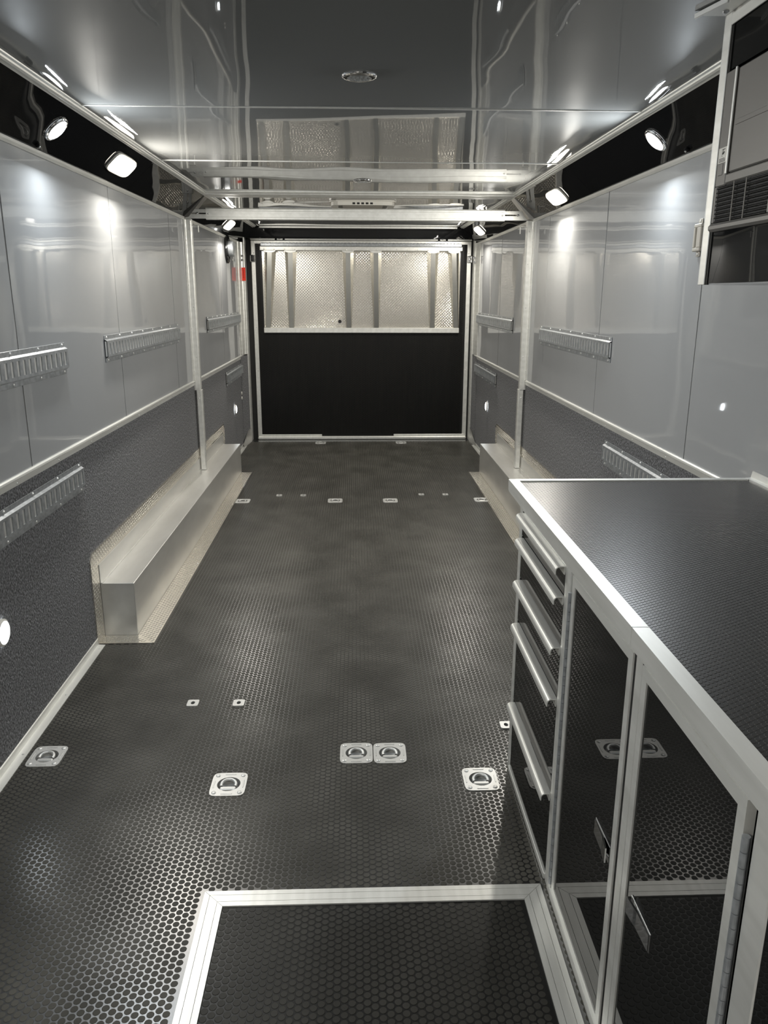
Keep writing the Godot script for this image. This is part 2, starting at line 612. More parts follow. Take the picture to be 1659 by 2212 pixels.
func round_lamp(sd: float, t: float, z: float, e: float, label: String) -> void:
	var root := thing("round_lamp", label, "lamp", Vector3.ZERO, "round chrome-rimmed lamps on the sloped black coving")
	root.transform = cove_frame(sd, t, z)
	var st := mb()
	lathe(st, [V2(0.053, 0), V2(0.0535, 0.003), V2(0.052, 0.0065), V2(0.049, 0.009), V2(0.0455, 0.0098), V2(0.0435, 0.009), V2(0.043, 0.005)], 48)
	part("chrome_rim", st, M.chrome, root)
	var g := mb()
	lathe(g, [V2(0.0428, 0.003), V2(0.042, 0.0085), V2(0.036, 0.0135), V2(0.025, 0.017), V2(0.0, 0.0185)], 48)
	part("lens", g, M.glow_cool, root)
	add_area(root, Vector2(0.07, 0.07), 0.032, e, Color(0.95, 0.98, 1.0), -sd * 0.08)

func wall_lamp(sd: float, y: float, z: float, label: String) -> void:
	var root := thing("courtesy_lamp", label, "lamp", Vector3(sd * W, y, z), "small round white lamps low on the carpeted walls")
	var yy := Vector3(-sd, 0, 0)
	root.basis = Basis(Vector3(0, sd, 0), yy, Vector3(0, 0, 1))
	var st := mb()
	lathe(st, [V2(0.046, 0.004), V2(0.046, 0.012), V2(0.039, 0.016), V2(0.037, 0.010)], 32)
	part("rim", st, M.white_plastic, root)
	var g := mb()
	lathe(g, [V2(0.038, 0.006), V2(0.037, 0.014), V2(0.025, 0.02), V2(0.0, 0.021)], 32)
	part("lens", g, M.glow_cool, root)
	add_area(root, Vector2(0.06, 0.06), 0.026, 0.045, Color(0.95, 0.98, 1.0))

# ------------------------------------------------------------------ the shell
func holes() -> Array:
	var out := []
	for p in RINGS: out.append([p.x - 0.04, p.x + 0.04, p.z - 0.04, p.z + 0.04])
	return out

const RINGS := [Vector3(-1.112, 0, -2.428), Vector3(-0.462, 0, -2.247), Vector3(-0.047, 0, -2.415), Vector3(0.069, 0, -2.412), Vector3(0.361, 0, -2.25), Vector3(-0.917, 0, -5.899), Vector3(-0.205, 0, -5.896), Vector3(0.221, 0, -5.888), Vector3(0.932, 0, -5.896), Vector3(-0.42, 0, -8.36), Vector3(0.443, 0, -8.36)]
const HATCH := [-0.451, 0.449, -1.768, -0.75]

func build_floor() -> void:
	var fl := thing("floor", "black rubber floor of the trailer with a raised coin pattern", "floor", Vector3.ZERO, "", "structure")
	var hs := holes()
	hs.append([HATCH[0], HATCH[1], HATCH[2], HATCH[3]])
	var xs := [-W - 0.05, W + 0.05]
	var zs := [ZB - 0.15, ZF + 0.05]
	for h in hs:
		xs.append(h[0]); xs.append(h[1]); zs.append(h[2]); zs.append(h[3])
	xs.sort()
	zs.sort()
	var st := mb()
	for i in xs.size() - 1:
		for j in zs.size() - 1:
			var cx: float = (xs[i] + xs[i + 1]) * 0.5
			var cz: float = (zs[j] + zs[j + 1]) * 0.5
			if xs[i + 1] - xs[i] < 1e-5 or zs[j + 1] - zs[j] < 1e-5: continue
			var skip := false
			for h in hs:
				if cx > h[0] and cx < h[1] and cz > h[2] and cz < h[3]: skip = true
			if not skip:
				poly(st, [Vector3(xs[i], 0, zs[j]), Vector3(xs[i + 1], 0, zs[j]), Vector3(xs[i + 1], 0, zs[j + 1]), Vector3(xs[i], 0, zs[j + 1])], Vector3.UP)
	for h in hs:
		var c := [Vector3(h[0], 0, h[2]), Vector3(h[1], 0, h[2]), Vector3(h[1], 0, h[3]), Vector3(h[0], 0, h[3])]
		for k in 4:
			var a: Vector3 = c[k]
			var b: Vector3 = c[(k + 1) % 4]
			poly(st, [a, b, b + Vector3(0, -0.03, 0), a + Vector3(0, -0.03, 0)], Vector3((h[0] + h[1]) / 2, 0, (h[2] + h[3]) / 2) - (a + b) / 2)
	box(st, Vector3(-W - 0.05, -0.1, ZB - 0.15), Vector3(W + 0.05, -0.03, ZF + 0.05))
	part("rubber_mat", st, M.rubber_web, fl)
	var skip2 := hs.duplicate()
	skip2.append([0.48, 2.0, -2.30, 3.0])
	skip2.append([-2.0, -0.98, -6.91, -3.34])
	skip2.append([1.0, 2.0, -6.88, -3.4])
	studs(fl, M.rubber_stud, stud_grid(-1.19, 1.19, -8.44, -0.9, skip2), Transform3D(), 300)

	var ht := thing("floor_hatch", "rubber-topped floor hatch in a wide aluminium frame with mitred corners", "hatch", Vector3((HATCH[0] + HATCH[1]) / 2, 0, (HATCH[2] + HATCH[3]) / 2))
	var hx: float = (HATCH[1] - HATCH[0]) / 2
	var hz: float = (HATCH[3] - HATCH[2]) / 2
	var mt := mb()
	box(mt, Vector3(-hx + 0.003, -0.028, -hz + 0.003), Vector3(hx - 0.003, 0.0, hz - 0.003))
	part("hatch_mat", mt, M.rubber_web_dull, ht)
	var w := 0.054
	var o := [V2(-hx, -hz), V2(hx, -hz), V2(hx, hz), V2(-hx, hz)]
	var n := [V2(-hx + w, -hz + w), V2(hx - w, -hz + w), V2(hx - w, hz - w), V2(-hx + w, hz - w)]
	for k in 4:
		var l := (k + 1) % 4
		var st2 := mb()
		# three bands with two fine grooves between them, as the extrusion has
		for bnd in [[0.0, 0.27], [0.29, 0.70], [0.72, 1.0]]:
			var g := 0.0006
			var a0: Vector2 = o[k].lerp(n[k], bnd[0]); var b0: Vector2 = o[l].lerp(n[l], bnd[0])
			var a1: Vector2 = o[k].lerp(n[k], bnd[1]); var b1: Vector2 = o[l].lerp(n[l], bnd[1])
			var t := (b0 - a0).normalized() * g
			a0 += t; b0 -= t; a1 += t; b1 -= t
			var q := [a0, b0, b1, a1]
			var cc := (a0 + b0 + a1 + b1) / 4
			var top := []
			for p in q: top.append(Vector3(p.x, 0.0042, p.y))
			poly(st2, top, Vector3.UP)
			for i in 4:
				var p: Vector2 = q[i]
				var r: Vector2 = q[(i + 1) % 4]
				var m := (p + r) / 2 - cc
				poly(st2, [Vector3(p.x, 0.0042, p.y), Vector3(r.x, 0.0042, r.y), Vector3(r.x, 0.0002, r.y), Vector3(p.x, 0.0002, p.y)], Vector3(m.x, 0, m.y))
		part("frame_rail", st2, M.aluminium, ht)
	studs(ht, M.rubber_stud_dark, stud_grid(-hx + w, hx - w, -hz + w, hz - w, []), Transform3D(), 300)

func wall_side(sd: float, called: String, seams: Array, label: String) -> void:
	var wl := thing(called, label, "wall", Vector3.ZERO, "", "structure")
	var inn := Vector3(-sd, 0, 0)
	var st := mb()
	box(st, Vector3(sd * (W + 0.007), -0.02, ZB), Vector3(sd * (W + 0.08), H + 0.1, ZF + 0.05))
	part("wall_core", st, M.black_matt, wl)
	for i in seams.size() - 1:
		var z0: float = seams[i] - 0.0035
		var z1: float = seams[i + 1] + 0.0035
		var p := mb()
		sheet(p, Vector3(sd * W, YC, z1), Vector3(0, 0, z0 - z1), Vector3(0, HW - YC, 0), inn, 0.0011, int(sd * 7) + i * 13)
		part("wall_panel", p, M.grey_wall_sheet, wl)
	var c := mb()
	box(c, Vector3(sd * (W + 0.007), 0.0, ZB), Vector3(sd * W, YC, ZF))
	part("carpet", c, M.carpet, wl)
	# trims
	var tr := thing("trim_%d" % (1 if sd < 0 else 2), "aluminium trim along the top of the carpet on the %s wall" % ("left" if sd < 0 else "right"), "trim", Vector3(sd * W, YC, 0), "", "structure")
	var xf := Transform3D(Basis(Vector3(-sd, 0, 0), Vector3.UP, Vector3(0, 0, 1)))
	for seg in [[-5.90, ZF], [ZB, -5.96]]:
		var t := mb()
		extr(t, [V2(0, 0.012), V2(0.005, 0.012), V2(0.010, 0.008), V2(0.011, 0.002), V2(0.006, -0.004), V2(0.004, -0.006), V2(0.003, -0.024), V2(0, -0.024)], seg[0], seg[1], xf)
		part("moulding", t, M.aluminium, tr)
	var z := -1.5
	while z > ZB + 0.1:
		screw(tr, Vector3(-sd * 0.003, -0.016, z), inn, 0.0045)
		z -= 0.4
	var t2 := thing("trim_%d" % (3 if sd < 0 else 4), "bright aluminium strip between the grey panels and the black coving on the %s" % ("left" if sd < 0 else "right"), "trim", Vector3(sd * W, HW, 0), "", "structure")
	var q := mb()
	extr(q, [V2(0, -0.014), V2(0.004, -0.014), V2(0.009, -0.004), V2(0.012, 0.004), V2(0.006, 0.008), V2(-0.004, 0.008)], ZB, ZF, xf)
	part("moulding", q, M.aluminium, t2)
	var t3 := thing("trim_%d" % (5 if sd < 0 else 6), "aluminium moulding where the ceiling meets the black coving on the %s" % ("left" if sd < 0 else "right"), "trim", Vector3(sd * WC, H, 0), "", "structure")
	var r := mb()
	extr(r, [V2(0.022, 0.0), V2(0.021, -0.004), V2(0.011, -0.005), V2(0.009, -0.010), V2(0.002, -0.0135), V2(-0.006, -0.011), V2(-0.014, -0.016), V2(-0.02, -0.012), V2(-0.002, 0.002)], ZB + 0.05, ZF, xf)
	part("moulding", r, M.aluminium, t3)

func build_shell() -> void:
	build_floor()
	wall_side(-1, "wall_left", [ZF, -0.40, -1.63, -2.85, -4.076, -5.338, -5.86, -7.26, ZB], "left wall of glossy grey panels over dark grey carpet")
	wall_side(1, "wall_right", [ZF, -0.48, -1.71, -2.936, -4.129, -5.348, -5.86, -7.053, ZB], "right wall of glossy grey panels over dark grey carpet")
	# ceiling with its sloped black coving
	var ce := thing("ceiling", "glossy grey sheet ceiling with sloped black coving along both sides", "ceiling", Vector3.ZERO, "", "structure")
	var core := mb()
	box(core, Vector3(-W - 0.08, H + 0.012, ZB - 0.15), Vector3(W + 0.08, H + 0.1, ZF + 0.05))
	part("roof_core", core, M.black_matt, ce)
	var cz := [ZF, -0.75, -1.96, -3.184, -4.412, -5.70, -5.94, -7.2, ZB + 0.06]
	for i in cz.size() - 1:
		var p := mb()
		sheet(p, Vector3(-WC, H, cz[i + 1] + 0.0015), Vector3(2 * WC, 0, 0), Vector3(0, 0, cz[i] - cz[i + 1] - 0.003), Vector3.DOWN, 0.0015, 91 + i * 5, 0.004, 0.75, 1.25)
		part("ceiling_panel", p, M.grey_ceiling_sheet, ce)
	for z in [-3.184, -4.412]:
		var s := mb()
		box(s, Vector3(-WC, H - 0.003, z - 0.006), Vector3(WC, H + 0.004, z + 0.006), 0.001)
		part("joint_strip", s, M.aluminium, ce)
	for sd in [-1.0, 1.0]:
		var zz := [ZF, -1.9, -4.39, -6.9, ZB]
		for i in zz.size() - 1:
			var a := Vector3(sd * W, HW, zz[i + 1] + 0.0012)
			var b := Vector3(sd * WC, H, zz[i + 1] + 0.0012)
			var p := mb()
			sheet(p, a, b - a, Vector3(0, 0, zz[i] - zz[i + 1] - 0.0024), cove_frame(sd, 0, 0).basis.y, 0.0014, 300 + i + int(sd), 0.006)
			part("coving_panel", p, M.black_gloss, ce)
	# ceiling hoop cover
	var ct := thing("trim_7", "wide ribbed aluminium strip across the ceiling above the crossbar", "trim", Vector3(0, H, -5.80), "", "structure")
	var h := mb()
	extr(h, [V2(-0.16, 0.0), V2(-0.16, -0.006), V2(-0.09, -0.006), V2(-0.085, -0.014), V2(-0.03, -0.014), V2(-0.025, -0.008), V2(0.05, -0.008), V2(0.055, -0.016), V2(0.10, -0.016), V2(0.105, -0.006), V2(0.16, -0.006), V2(0.16, 0.0)], -WC - 0.01, WC + 0.01, Transform3D(Basis(Vector3(0, 0, 1), Vector3.UP, Vector3(-1, 0, 0))))
	part("cover_strip", h, M.aluminium, ct)
	# rear header over the ramp door
	var wb := thing("wall_back", "glossy black header and jambs around the rear ramp door", "wall", Vector3(0, 0, ZB), "", "structure")
	var hd := mb()
	box(hd, Vector3(-W - 0.08, 2.095, -0.06), Vector3(W + 0.08, H + 0.1, 0.0), 0.004)
	part("header", hd, M.black_gloss, wb)
	var ob := mb()
	box(ob, Vector3(-W - 0.08, -0.05, -0.24), Vector3(W + 0.08, H + 0.1, -0.18))
	part("outer_skin", ob, M.black_matt, wb)
	var rt := mb()
	box(rt, Vector3(-1.0, H - 0.02, 0.045), Vector3(1.0, H - 0.001, 0.075), 0.004)
	part("header_moulding", rt, M.aluminium, wb)
	var rt2 := mb()
	box(rt2, Vector3(-1.13, 2.085, -0.02), Vector3(1.13, 2.098, 0.012), 0.004)
	part("header_lip", rt2, M.black_gloss, wb)
	for sd in [-1.0, 1.0]:
		var ex: float = 1.166 if sd < 0 else 1.192     # inner edge of the jamb
		var upr := Transform3D(Basis(Vector3(1, 0, 0), Vector3(0, 0, 1), Vector3(0, 1, 0)))
		var j := mb()
		extr(j, [V2(sd * 1.222, -0.10), V2(sd * 1.222, 0.24), V2(sd * 1.214, 0.24), V2(sd * 1.213, 0.16), V2(sd * lerpf(ex, 1.22, 0.72), 0.15), V2(sd * lerpf(ex, 1.22, 0.5), 0.06), V2(sd * lerpf(ex, 1.22, 0.3), 0.05), V2(sd * (ex + 0.008), 0.016), V2(sd * (ex + 0.006), -0.10)], YC + 0.012, HW, upr)
		part("jamb_panel", j, M.aluminium, wb)
		var k := mb()
		box(k, Vector3(sd * ex, 0, -0.12), Vector3(sd * (ex + 0.012), 2.10, 0.018), 0.003)
		part("jamb_edge", k, M.aluminium, wb)
		var b := mb()
		extr(b, [V2(sd * 1.222, -0.10), V2(sd * 1.222, 0.24), V2(sd * 1.217, 0.24), V2(sd * (ex + 0.012), 0.012), V2(sd * (ex + 0.006), -0.10)], 0.0, YC, upr)
		part("jamb_carpet", b, M.carpet, wb)
		var g := mb()
		box(g, Vector3(sd * (ex + 0.012), 0, -0.19), Vector3(sd * 1.10, 2.10, -0.12))
		part("rubber_seal", g, M.black_matt, wb)
		var f := mb()
		poly(f, [Vector3(sd * ex, 0.15, 0.02), Vector3(sd * ex, 0.0, 0.02), Vector3(sd * lerpf(ex, 1.22, 0.6), 0.0, 0.36), Vector3(sd * 1.212, 0.03, 0.36), Vector3(sd * lerpf(ex, 1.22, 0.5), 0.13, 0.10)], Vector3(-sd, 0.3, 0))
		poly(f, [Vector3(sd * (ex + 0.014), 0.15, 0.02), Vector3(sd * (ex + 0.014), 0.0, 0.02), Vector3(sd * 1.218, 0.0, 0.36), Vector3(sd * 1.205, 0.13, 0.10)], Vector3(sd, 0, 0))
		part("corner_plate", f, M.aluminium_sheet, wb)
		var sp := mb()
		for y in ([1.87, 1.91] if sd < 0 else [1.86, 1.90]):
			box(sp, Vector3(sd * 1.195, y - 0.008, 0.04), Vector3(sd * 1.17, y + 0.012, 0.075), 0.004)
		part("latch_keeper", sp, M.chrome, wb)
	# front wall behind the camera
	var wf := thing("wall_front", "plain grey front wall of the trailer behind the viewer", "wall", Vector3(0, 0, ZF), "", "structure")
	var fw := mb()
	box(fw, Vector3(-W - 0.08, -0.05, 0.0), Vector3(W + 0.08, H + 0.1, 0.08))
	part("panel", fw, M.grey_wall_sheet, wf)
	# baseboards
	for sd in [-1.0, 1.0]:
		var bb := thing("baseboard_left" if sd < 0 else "baseboard_right", "aluminium angle along the foot of the %s carpeted wall" % ("left" if sd < 0 else "right"), "baseboard", Vector3(sd * W, 0, 0), "", "structure")
		var xf := Transform3D(Basis(Vector3(-sd, 0, 0), Vector3.UP, Vector3(0, 0, 1)))
		for seg in ([[-3.325, ZF], [-8.2, -6.93]] if sd < 0 else [[-3.3, -2.4], [-8.2, -6.9]]):
			var b := mb()
			extr(b, [V2(0, 0), V2(0.036, 0), V2(0.036, 0.003), V2(0.006, 0.005), V2(0.004, 0.03), V2(0.0, 0.032)], seg[0], seg[1], xf)
			part("angle", b, M.aluminium, bb)
		var z := -1.6
		while z > -3.3 and sd < 0:
			screw(bb, Vector3(0.022, 0.004, z), Vector3.UP, 0.0045)
			z -= 0.42

func build_door() -> void:
	var d := thing("door_1", "closed rear ramp door with black coin-rubber face and aluminium frame", "door", Vector3(0.031, 0, -8.60), "", "structure")
	d.scale = Vector3(1.011, 1, 1)
	var st := mb()
	box(st, Vector3(-1.125, 0.0, -0.05), Vector3(1.125, 2.075, 0.0))
	part("rubber_mat", st, M.rubber_web_black, d)
	var g := stud_grid(-1.08, 1.08, -1.14, -0.06, [])
	for p in stud_grid(-1.08, -1.03, -2.04, -1.15, []): g.append(p)
	for p in stud_grid(1.03, 1.08, -2.04, -1.15, []): g.append(p)
	studs(d, M.black_stud, g, Transform3D(Basis(Vector3(1, 0, 0), Vector3(0, 0, 1), Vector3(0, -1, 0))), 0)
	for sd in [-1.0, 1.0]:
		var r := mb()
		box(r, Vector3(sd * 1.130, 0.03, -0.02), Vector3(sd * 1.088, 2.07, 0.010), 0.003)
		part("frame_stile", r, M.aluminium, d)
		for y in [0.3, 0.75, 1.2, 1.6, 1.95]:
			screw(d, Vector3(sd * 1.105, y, 0.010), Vector3(0, 0, 1), 0.006)
		var lt := mb()
		box(lt, Vector3(sd * 1.14, 1.86, -0.005), Vector3(sd * 1.09, 1.93, 0.03), 0.006)
		part("latch", lt, M.chrome, d)
	var tp := mb()
	box(tp, Vector3(-1.13, 2.04, -0.02), Vector3(1.13, 2.072, 0.008), 0.003)
	box(tp, Vector3(-1.13, 2.075, -0.02), Vector3(1.13, 2.093, 0.05), 0.004)
	part("frame_head", tp, M.aluminium, d)
	var sl := mb()
	box(sl, Vector3(-1.13, 0.0, -0.02), Vector3(1.13, 0.034, 0.035), 0.008)
	part("sill", sl, M.aluminium, d)
	for e in [[-1.11, -0.44], [0.34, 1.11]]:
		var b := mb()
		box(b, Vector3(e[0], 0.034, -0.02), Vector3(e[1], 0.054, 0.012), 0.003)
		part("sill_bead", b, M.aluminium, d)
	for x in [-0.83, 0.83]:
		var hb := mb()
		box(hb, Vector3(x - 0.05, 2.07, 0.0), Vector3(x - 0.03, 2.105, 0.06), 0.004)
		box(hb, Vector3(x + 0.03, 2.07, 0.0), Vector3(x + 0.05, 2.105, 0.06), 0.004)
		part("catch_bracket", hb, M.black_gloss, d)
		var hc := mb()
		box(hc, Vector3(x - 0.02, 2.08, 0.01), Vector3(x + 0.01, 2.105, 0.055), 0.006)
		part("catch_roller", hc, M.chrome, d)
	# folded transition flap of diamond plate
	var fl := Node3D.new()
	fl.name = "ramp_flap"
	fl.position = Vector3(0, 0, 0.004)
	fl.set_meta("label", "bright diamond-plate flap with six tapered ribs")
	d.add_child(fl)
	var pl := mb()
	box(pl, Vector3(-1.022, 1.146, 0.0), Vector3(1.02, 2.03, 0.008), 0.002)
	part("flap_plate", pl, M.diamond_plate, fl)
	lugs(fl, Transform3D(Basis(Vector3(1, 0, 0), Vector3(0, 0, 1), Vector3(0, -1, 0)), Vector3(0, 0, 0.008)), [V2(-1.015, -1.97), V2(1.013, -1.97), V2(1.013, -1.2), V2(-1.015, -1.2)], [[-0.262, -0.202, -1.292, -1.232]])
	var tops := [-0.935, -0.725, -0.14, 0.145, 0.73, 0.945]
	var bots := [-0.978, -0.737, -0.137, 0.151, 0.738, 0.987]
	for k in 6:
		var rb := mb()
		var tx: float = tops[k]
		var bx: float = bots[k]
		var y1 := 1.965
		var y0 := 1.20
		var fw := 0.024
		var A := [Vector3(tx - 0.060, y1, 0.008), Vector3(tx - fw, y1, 0.075), Vector3(tx + fw, y1, 0.075), Vector3(tx + 0.060, y1, 0.008)]
		var B := [Vector3(bx - 0.030, y0, 0.008), Vector3(bx - fw, y0, 0.024), Vector3(bx + fw, y0, 0.024), Vector3(bx + 0.030, y0, 0.008)]
		for i in 3:
			poly(rb, [A[i], A[i + 1], B[i + 1], B[i]], Vector3(i - 1.0, 0, 0.6))
		poly(rb, A, Vector3.UP)
		poly(rb, B, Vector3.DOWN)
		part("rib", rb, M.rib_aluminium, fl)
		var cp := mb()
		var arc := []
		for i in 9:
			var a := PI * i / 8.0
			arc.append(V2(tx + cos(a) * 0.062, 1.972 - sin(a) * 0.022))
		extr(cp, arc, 0.0, 0.082)
		part("rib_cap", cp, M.aluminium, fl)
	var hs := mb()
	box(hs, Vector3(-1.032, 1.972, 0.0), Vector3(1.03, 2.012, 0.085), 0.004)
	part("clamp_strip", hs, M.aluminium, fl)
	var h2 := mb()
	box(h2, Vector3(-1.028, 2.014, 0.0), Vector3(1.026, 2.045, 0.06), 0.004)
	for i in 58:
		var x := -1.02 + i * 0.0352
		box(h2, Vector3(x, 2.044, 0.0), Vector3(x + 0.022, 2.052, 0.05), 0.002)
	part("hinge_strip", h2, M.galvanised_steel, fl)
	for i in 20:
		screw(fl, Vector3(-0.99 + i * 0.104, 1.982, 0.085), Vector3(0, 0, 1), 0.006)
	var lp := mb()
	box(lp, Vector3(-1.024, 1.144, 0.004), Vector3(1.022, 1.198, 0.024), 0.004)
	part("bottom_lip", lp, M.aluminium, fl)
	var ho := mb()
	lathe(ho, [V2(0.018, 0.0), V2(0.018, 0.0012), V2(0, 0.0012)], 20, Transform3D(Basis(Vector3(1, 0, 0), Vector3(0, 0, 1), Vector3(0, -1, 0)), Vector3(-0.232, 1.262, 0.0085)))
	part("finger_hole", ho, M.black_matt, fl)

# ------------------------------------------------------------------ things along the walls
func wheel_well(sd: float, z0: float, z1: float, label: String) -> void:
	var L := z0 - z1
	var root := thing("wheel_well", label, "wheel well", Vector3(sd * W, 0, (z0 + z1) / 2), "aluminium wheel wells")
	var m := Transform3D(Basis(Vector3(-sd, 0, 0), Vector3.UP, Vector3(0, 0, 1)))   # local x into the room
	var b := mb()
	box(b, Vector3(0.004, 0.0, -L / 2), Vector3(0.157, 0.262, L / 2), 0.002, m)
	part("box_cover", b, M.aluminium_sheet, root)
	var u := mb()
	box(u, Vector3(0.0, 0.2625, -L / 2 - 0.003), Vector3(0.009, 0.352, L / 2 + 0.003), 0.001, m)
	box(u, Vector3(0.007, 0.2622, -L / 2), Vector3(0.016, 0.2645, L / 2), 0.0, m)
	part("splash_strip", u, M.aluminium_sheet, root)
	var f := mb()
	var e := L / 2
	var pr := [V2(-e - 0.10, 0.0), V2(-e - 0.003, 0.0), V2(-e - 0.003, 0.353), V2(e + 0.003, 0.353), V2(e + 0.003, 0.0), V2(e + 0.10, 0.0), V2(e + 0.10, 0.40), V2(e + 0.07, 0.428), V2(-e - 0.07, 0.428), V2(-e - 0.10, 0.40)]
	var xw := Transform3D(m.basis * Basis(Vector3(0, 0, 1), Vector3.UP, Vector3(1, 0, 0)))
	extr(f, pr, 0.0, 0.006, xw)
	var wf := part("wall_flange", f, M.diamond_plate, root)
	var lf := Transform3D(m.basis * Basis(Vector3(0, 0, 1), Vector3(1, 0, 0), Vector3.UP), m * Vector3(0.006, 0, 0))
	lugs(wf, lf, pr, [])
	var g := mb()
	var xz := Transform3D(m.basis * Basis(Vector3(1, 0, 0), Vector3(0, 0, 1), Vector3(0, 1, 0)))
	var po := [V2(0.157, -e), V2(0.252, -e), V2(0.252, e + 0.088), V2(0.158, e + 0.002)]
	extr(g, po, 0.0008, 0.0048, xz)
	var lt := Transform3D(m.basis, Vector3(0, 0.0048, 0))
	lugs(part("floor_flange", g, M.diamond_plate, root), lt, po, [])
	var g2 := mb()
	var pe := [V2(0.006, e + 0.002), V2(0.1565, e + 0.002), V2(0.2495, e + 0.088), V2(0.006, e + 0.088)]
	extr(g2, pe, 0.0008, 0.0048, xz)
	lugs(part("end_flange", g2, M.diamond_plate, root), lt, pe, [])
	for i in 8:
		screw(root, m * Vector3(0.24, 0.0048, -e + 0.2 + i * (L - 0.3) / 7.0), Vector3.UP, 0.0045)

func hoop_post(sd: float, label: String) -> void:
	var root := thing("wall_post", label, "post", Vector3(sd * W, 0, -5.85), "aluminium posts either side of the crossbar")
	var m := Transform3D(Basis(Vector3(-sd, 0, 0), Vector3.UP, Vector3(0, 0, 1)))
	var c := mb()
	var up := Transform3D(m.basis * Basis(Vector3(1, 0, 0), Vector3(0, 0, 1), Vector3(0, 1, 0)))
	extr(c, [V2(0.0, -0.04), V2(0.044, -0.04), V2(0.046, -0.034), V2(0.046, 0.010), V2(0.040, 0.016), V2(0.0, 0.016)], 0.86, HW - 0.005, up)
	extr(c, [V2(0.017, -0.04), V2(0.050, -0.04), V2(0.052, -0.034), V2(0.052, 0.006), V2(0.046, 0.012), V2(0.017, 0.012)], 0.265, 0.86, up)
	part("channel", c, M.aluminium, root)
	var s := mb()
	extr(s, [V2(0.0, 0.016), V2(0.012, 0.016), V2(0.012, 0.022), V2(0.008, 0.025), V2(0.009, 0.05), V2(0.005, 0.056), V2(0.0, 0.056)], YC + 0.012, HW - 0.012, up)
	part("cover_strip", s, M.aluminium, root)
	var g := mb()
	var p := [V2(0.155, 0.137), V2(0.04, 0.005), V2(0.0, -0.005), V2(0.004, 0.045), V2(0.05, 0.113), V2(0.11, 0.148), V2(0.165, 0.15)]
	var q := []
	for v in p: q.append(V2(v.x, v.y + HW))
	extr(g, q, -0.05, 0.055, m)
	part("gusset", g, M.aluminium_sheet if sd > 0 else M.grey_enamel, root)
	for y in [0.45, 0.8, 1.1, 1.45, 1.75, 1.97]:
		screw(root, m * Vector3(0.03, y, 0.016 if y > 0.86 else 0.012), Vector3(0, 0, 1), 0.005)
	for y in [1.0, 1.3, 1.6, 1.9]:
		screw(root, m * Vector3(0.009, y, 0.038), Vector3(-sd, 0, 0), 0.005)
	var k := mb()
	box(k, Vector3(0.046, 2.0, -0.035), Vector3(0.10, 2.004, -0.005), 0.001, m)
	box(k, Vector3(0.086, 1.955, -0.03), Vector3(0.09, 2.0, -0.012), 0.001, m)
	part("clip", k, M.aluminium, root)

func crossbar() -> void:
	var root := thing("crossbar", "flat aluminium crossbar hanging just below the ceiling between the two posts", "crossbar", Vector3(-0.028, 2.07, -5.80))
	var b := mb()
	var xf := Transform3D(Basis(Vector3(0, 0, 1), Vector3.UP, Vector3(-1, 0, 0)))
	extr(b, [V2(0.012, -0.038), V2(0.015, -0.034), V2(0.015, -0.022), V2(0.013, -0.020), V2(0.013, 0.018), V2(0.015, 0.020), V2(0.015, 0.030), V2(0.012, 0.038), V2(-0.012, 0.038), V2(-0.012, -0.038)], -1.032, 1.032, xf)
	part("beam", b, M.aluminium, root)
	for sd in [-1.0, 1.0]:
		var e := mb()
		# end plate, cut on the slant along the coving, with a long slot left open between two bars
		for q in [[V2(sd * 1.0, 0.030), V2(sd * 1.155, 0.030), V2(sd * 1.165, 0.008), V2(sd * 1.0, 0.008)], [V2(sd * 1.0, -0.002), V2(sd * 1.17, -0.002), V2(sd * 1.195, -0.030), V2(sd * 1.0, -0.030)]]:
			extr(e, q, -0.006, 0.002)
		extr(e, [V2(sd * 1.135, 0.008), V2(sd * 1.165, 0.008), V2(sd * 1.17, -0.002), V2(sd * 1.135, -0.002)], -0.006, 0.002)
		part("end_plate", e, M.aluminium, root)
		var k := mb()
		lathe(k, [V2(0.009, 0.0), V2(0.009, 0.006), V2(0.006, 0.010), V2(0, 0.011)], 12, Transform3D(Basis(Vector3(1, 0, 0), Vector3(0, 0, 1), Vector3(0, -1, 0)), Vector3(sd * (1.09 if sd < 0 else 1.125), 0.003, 0.003)))
		part("bolt", k, M.chrome, root)
		screw(root, Vector3(sd * 1.015, 0.0, 0.013), Vector3(0, 0, 1), 0.007)

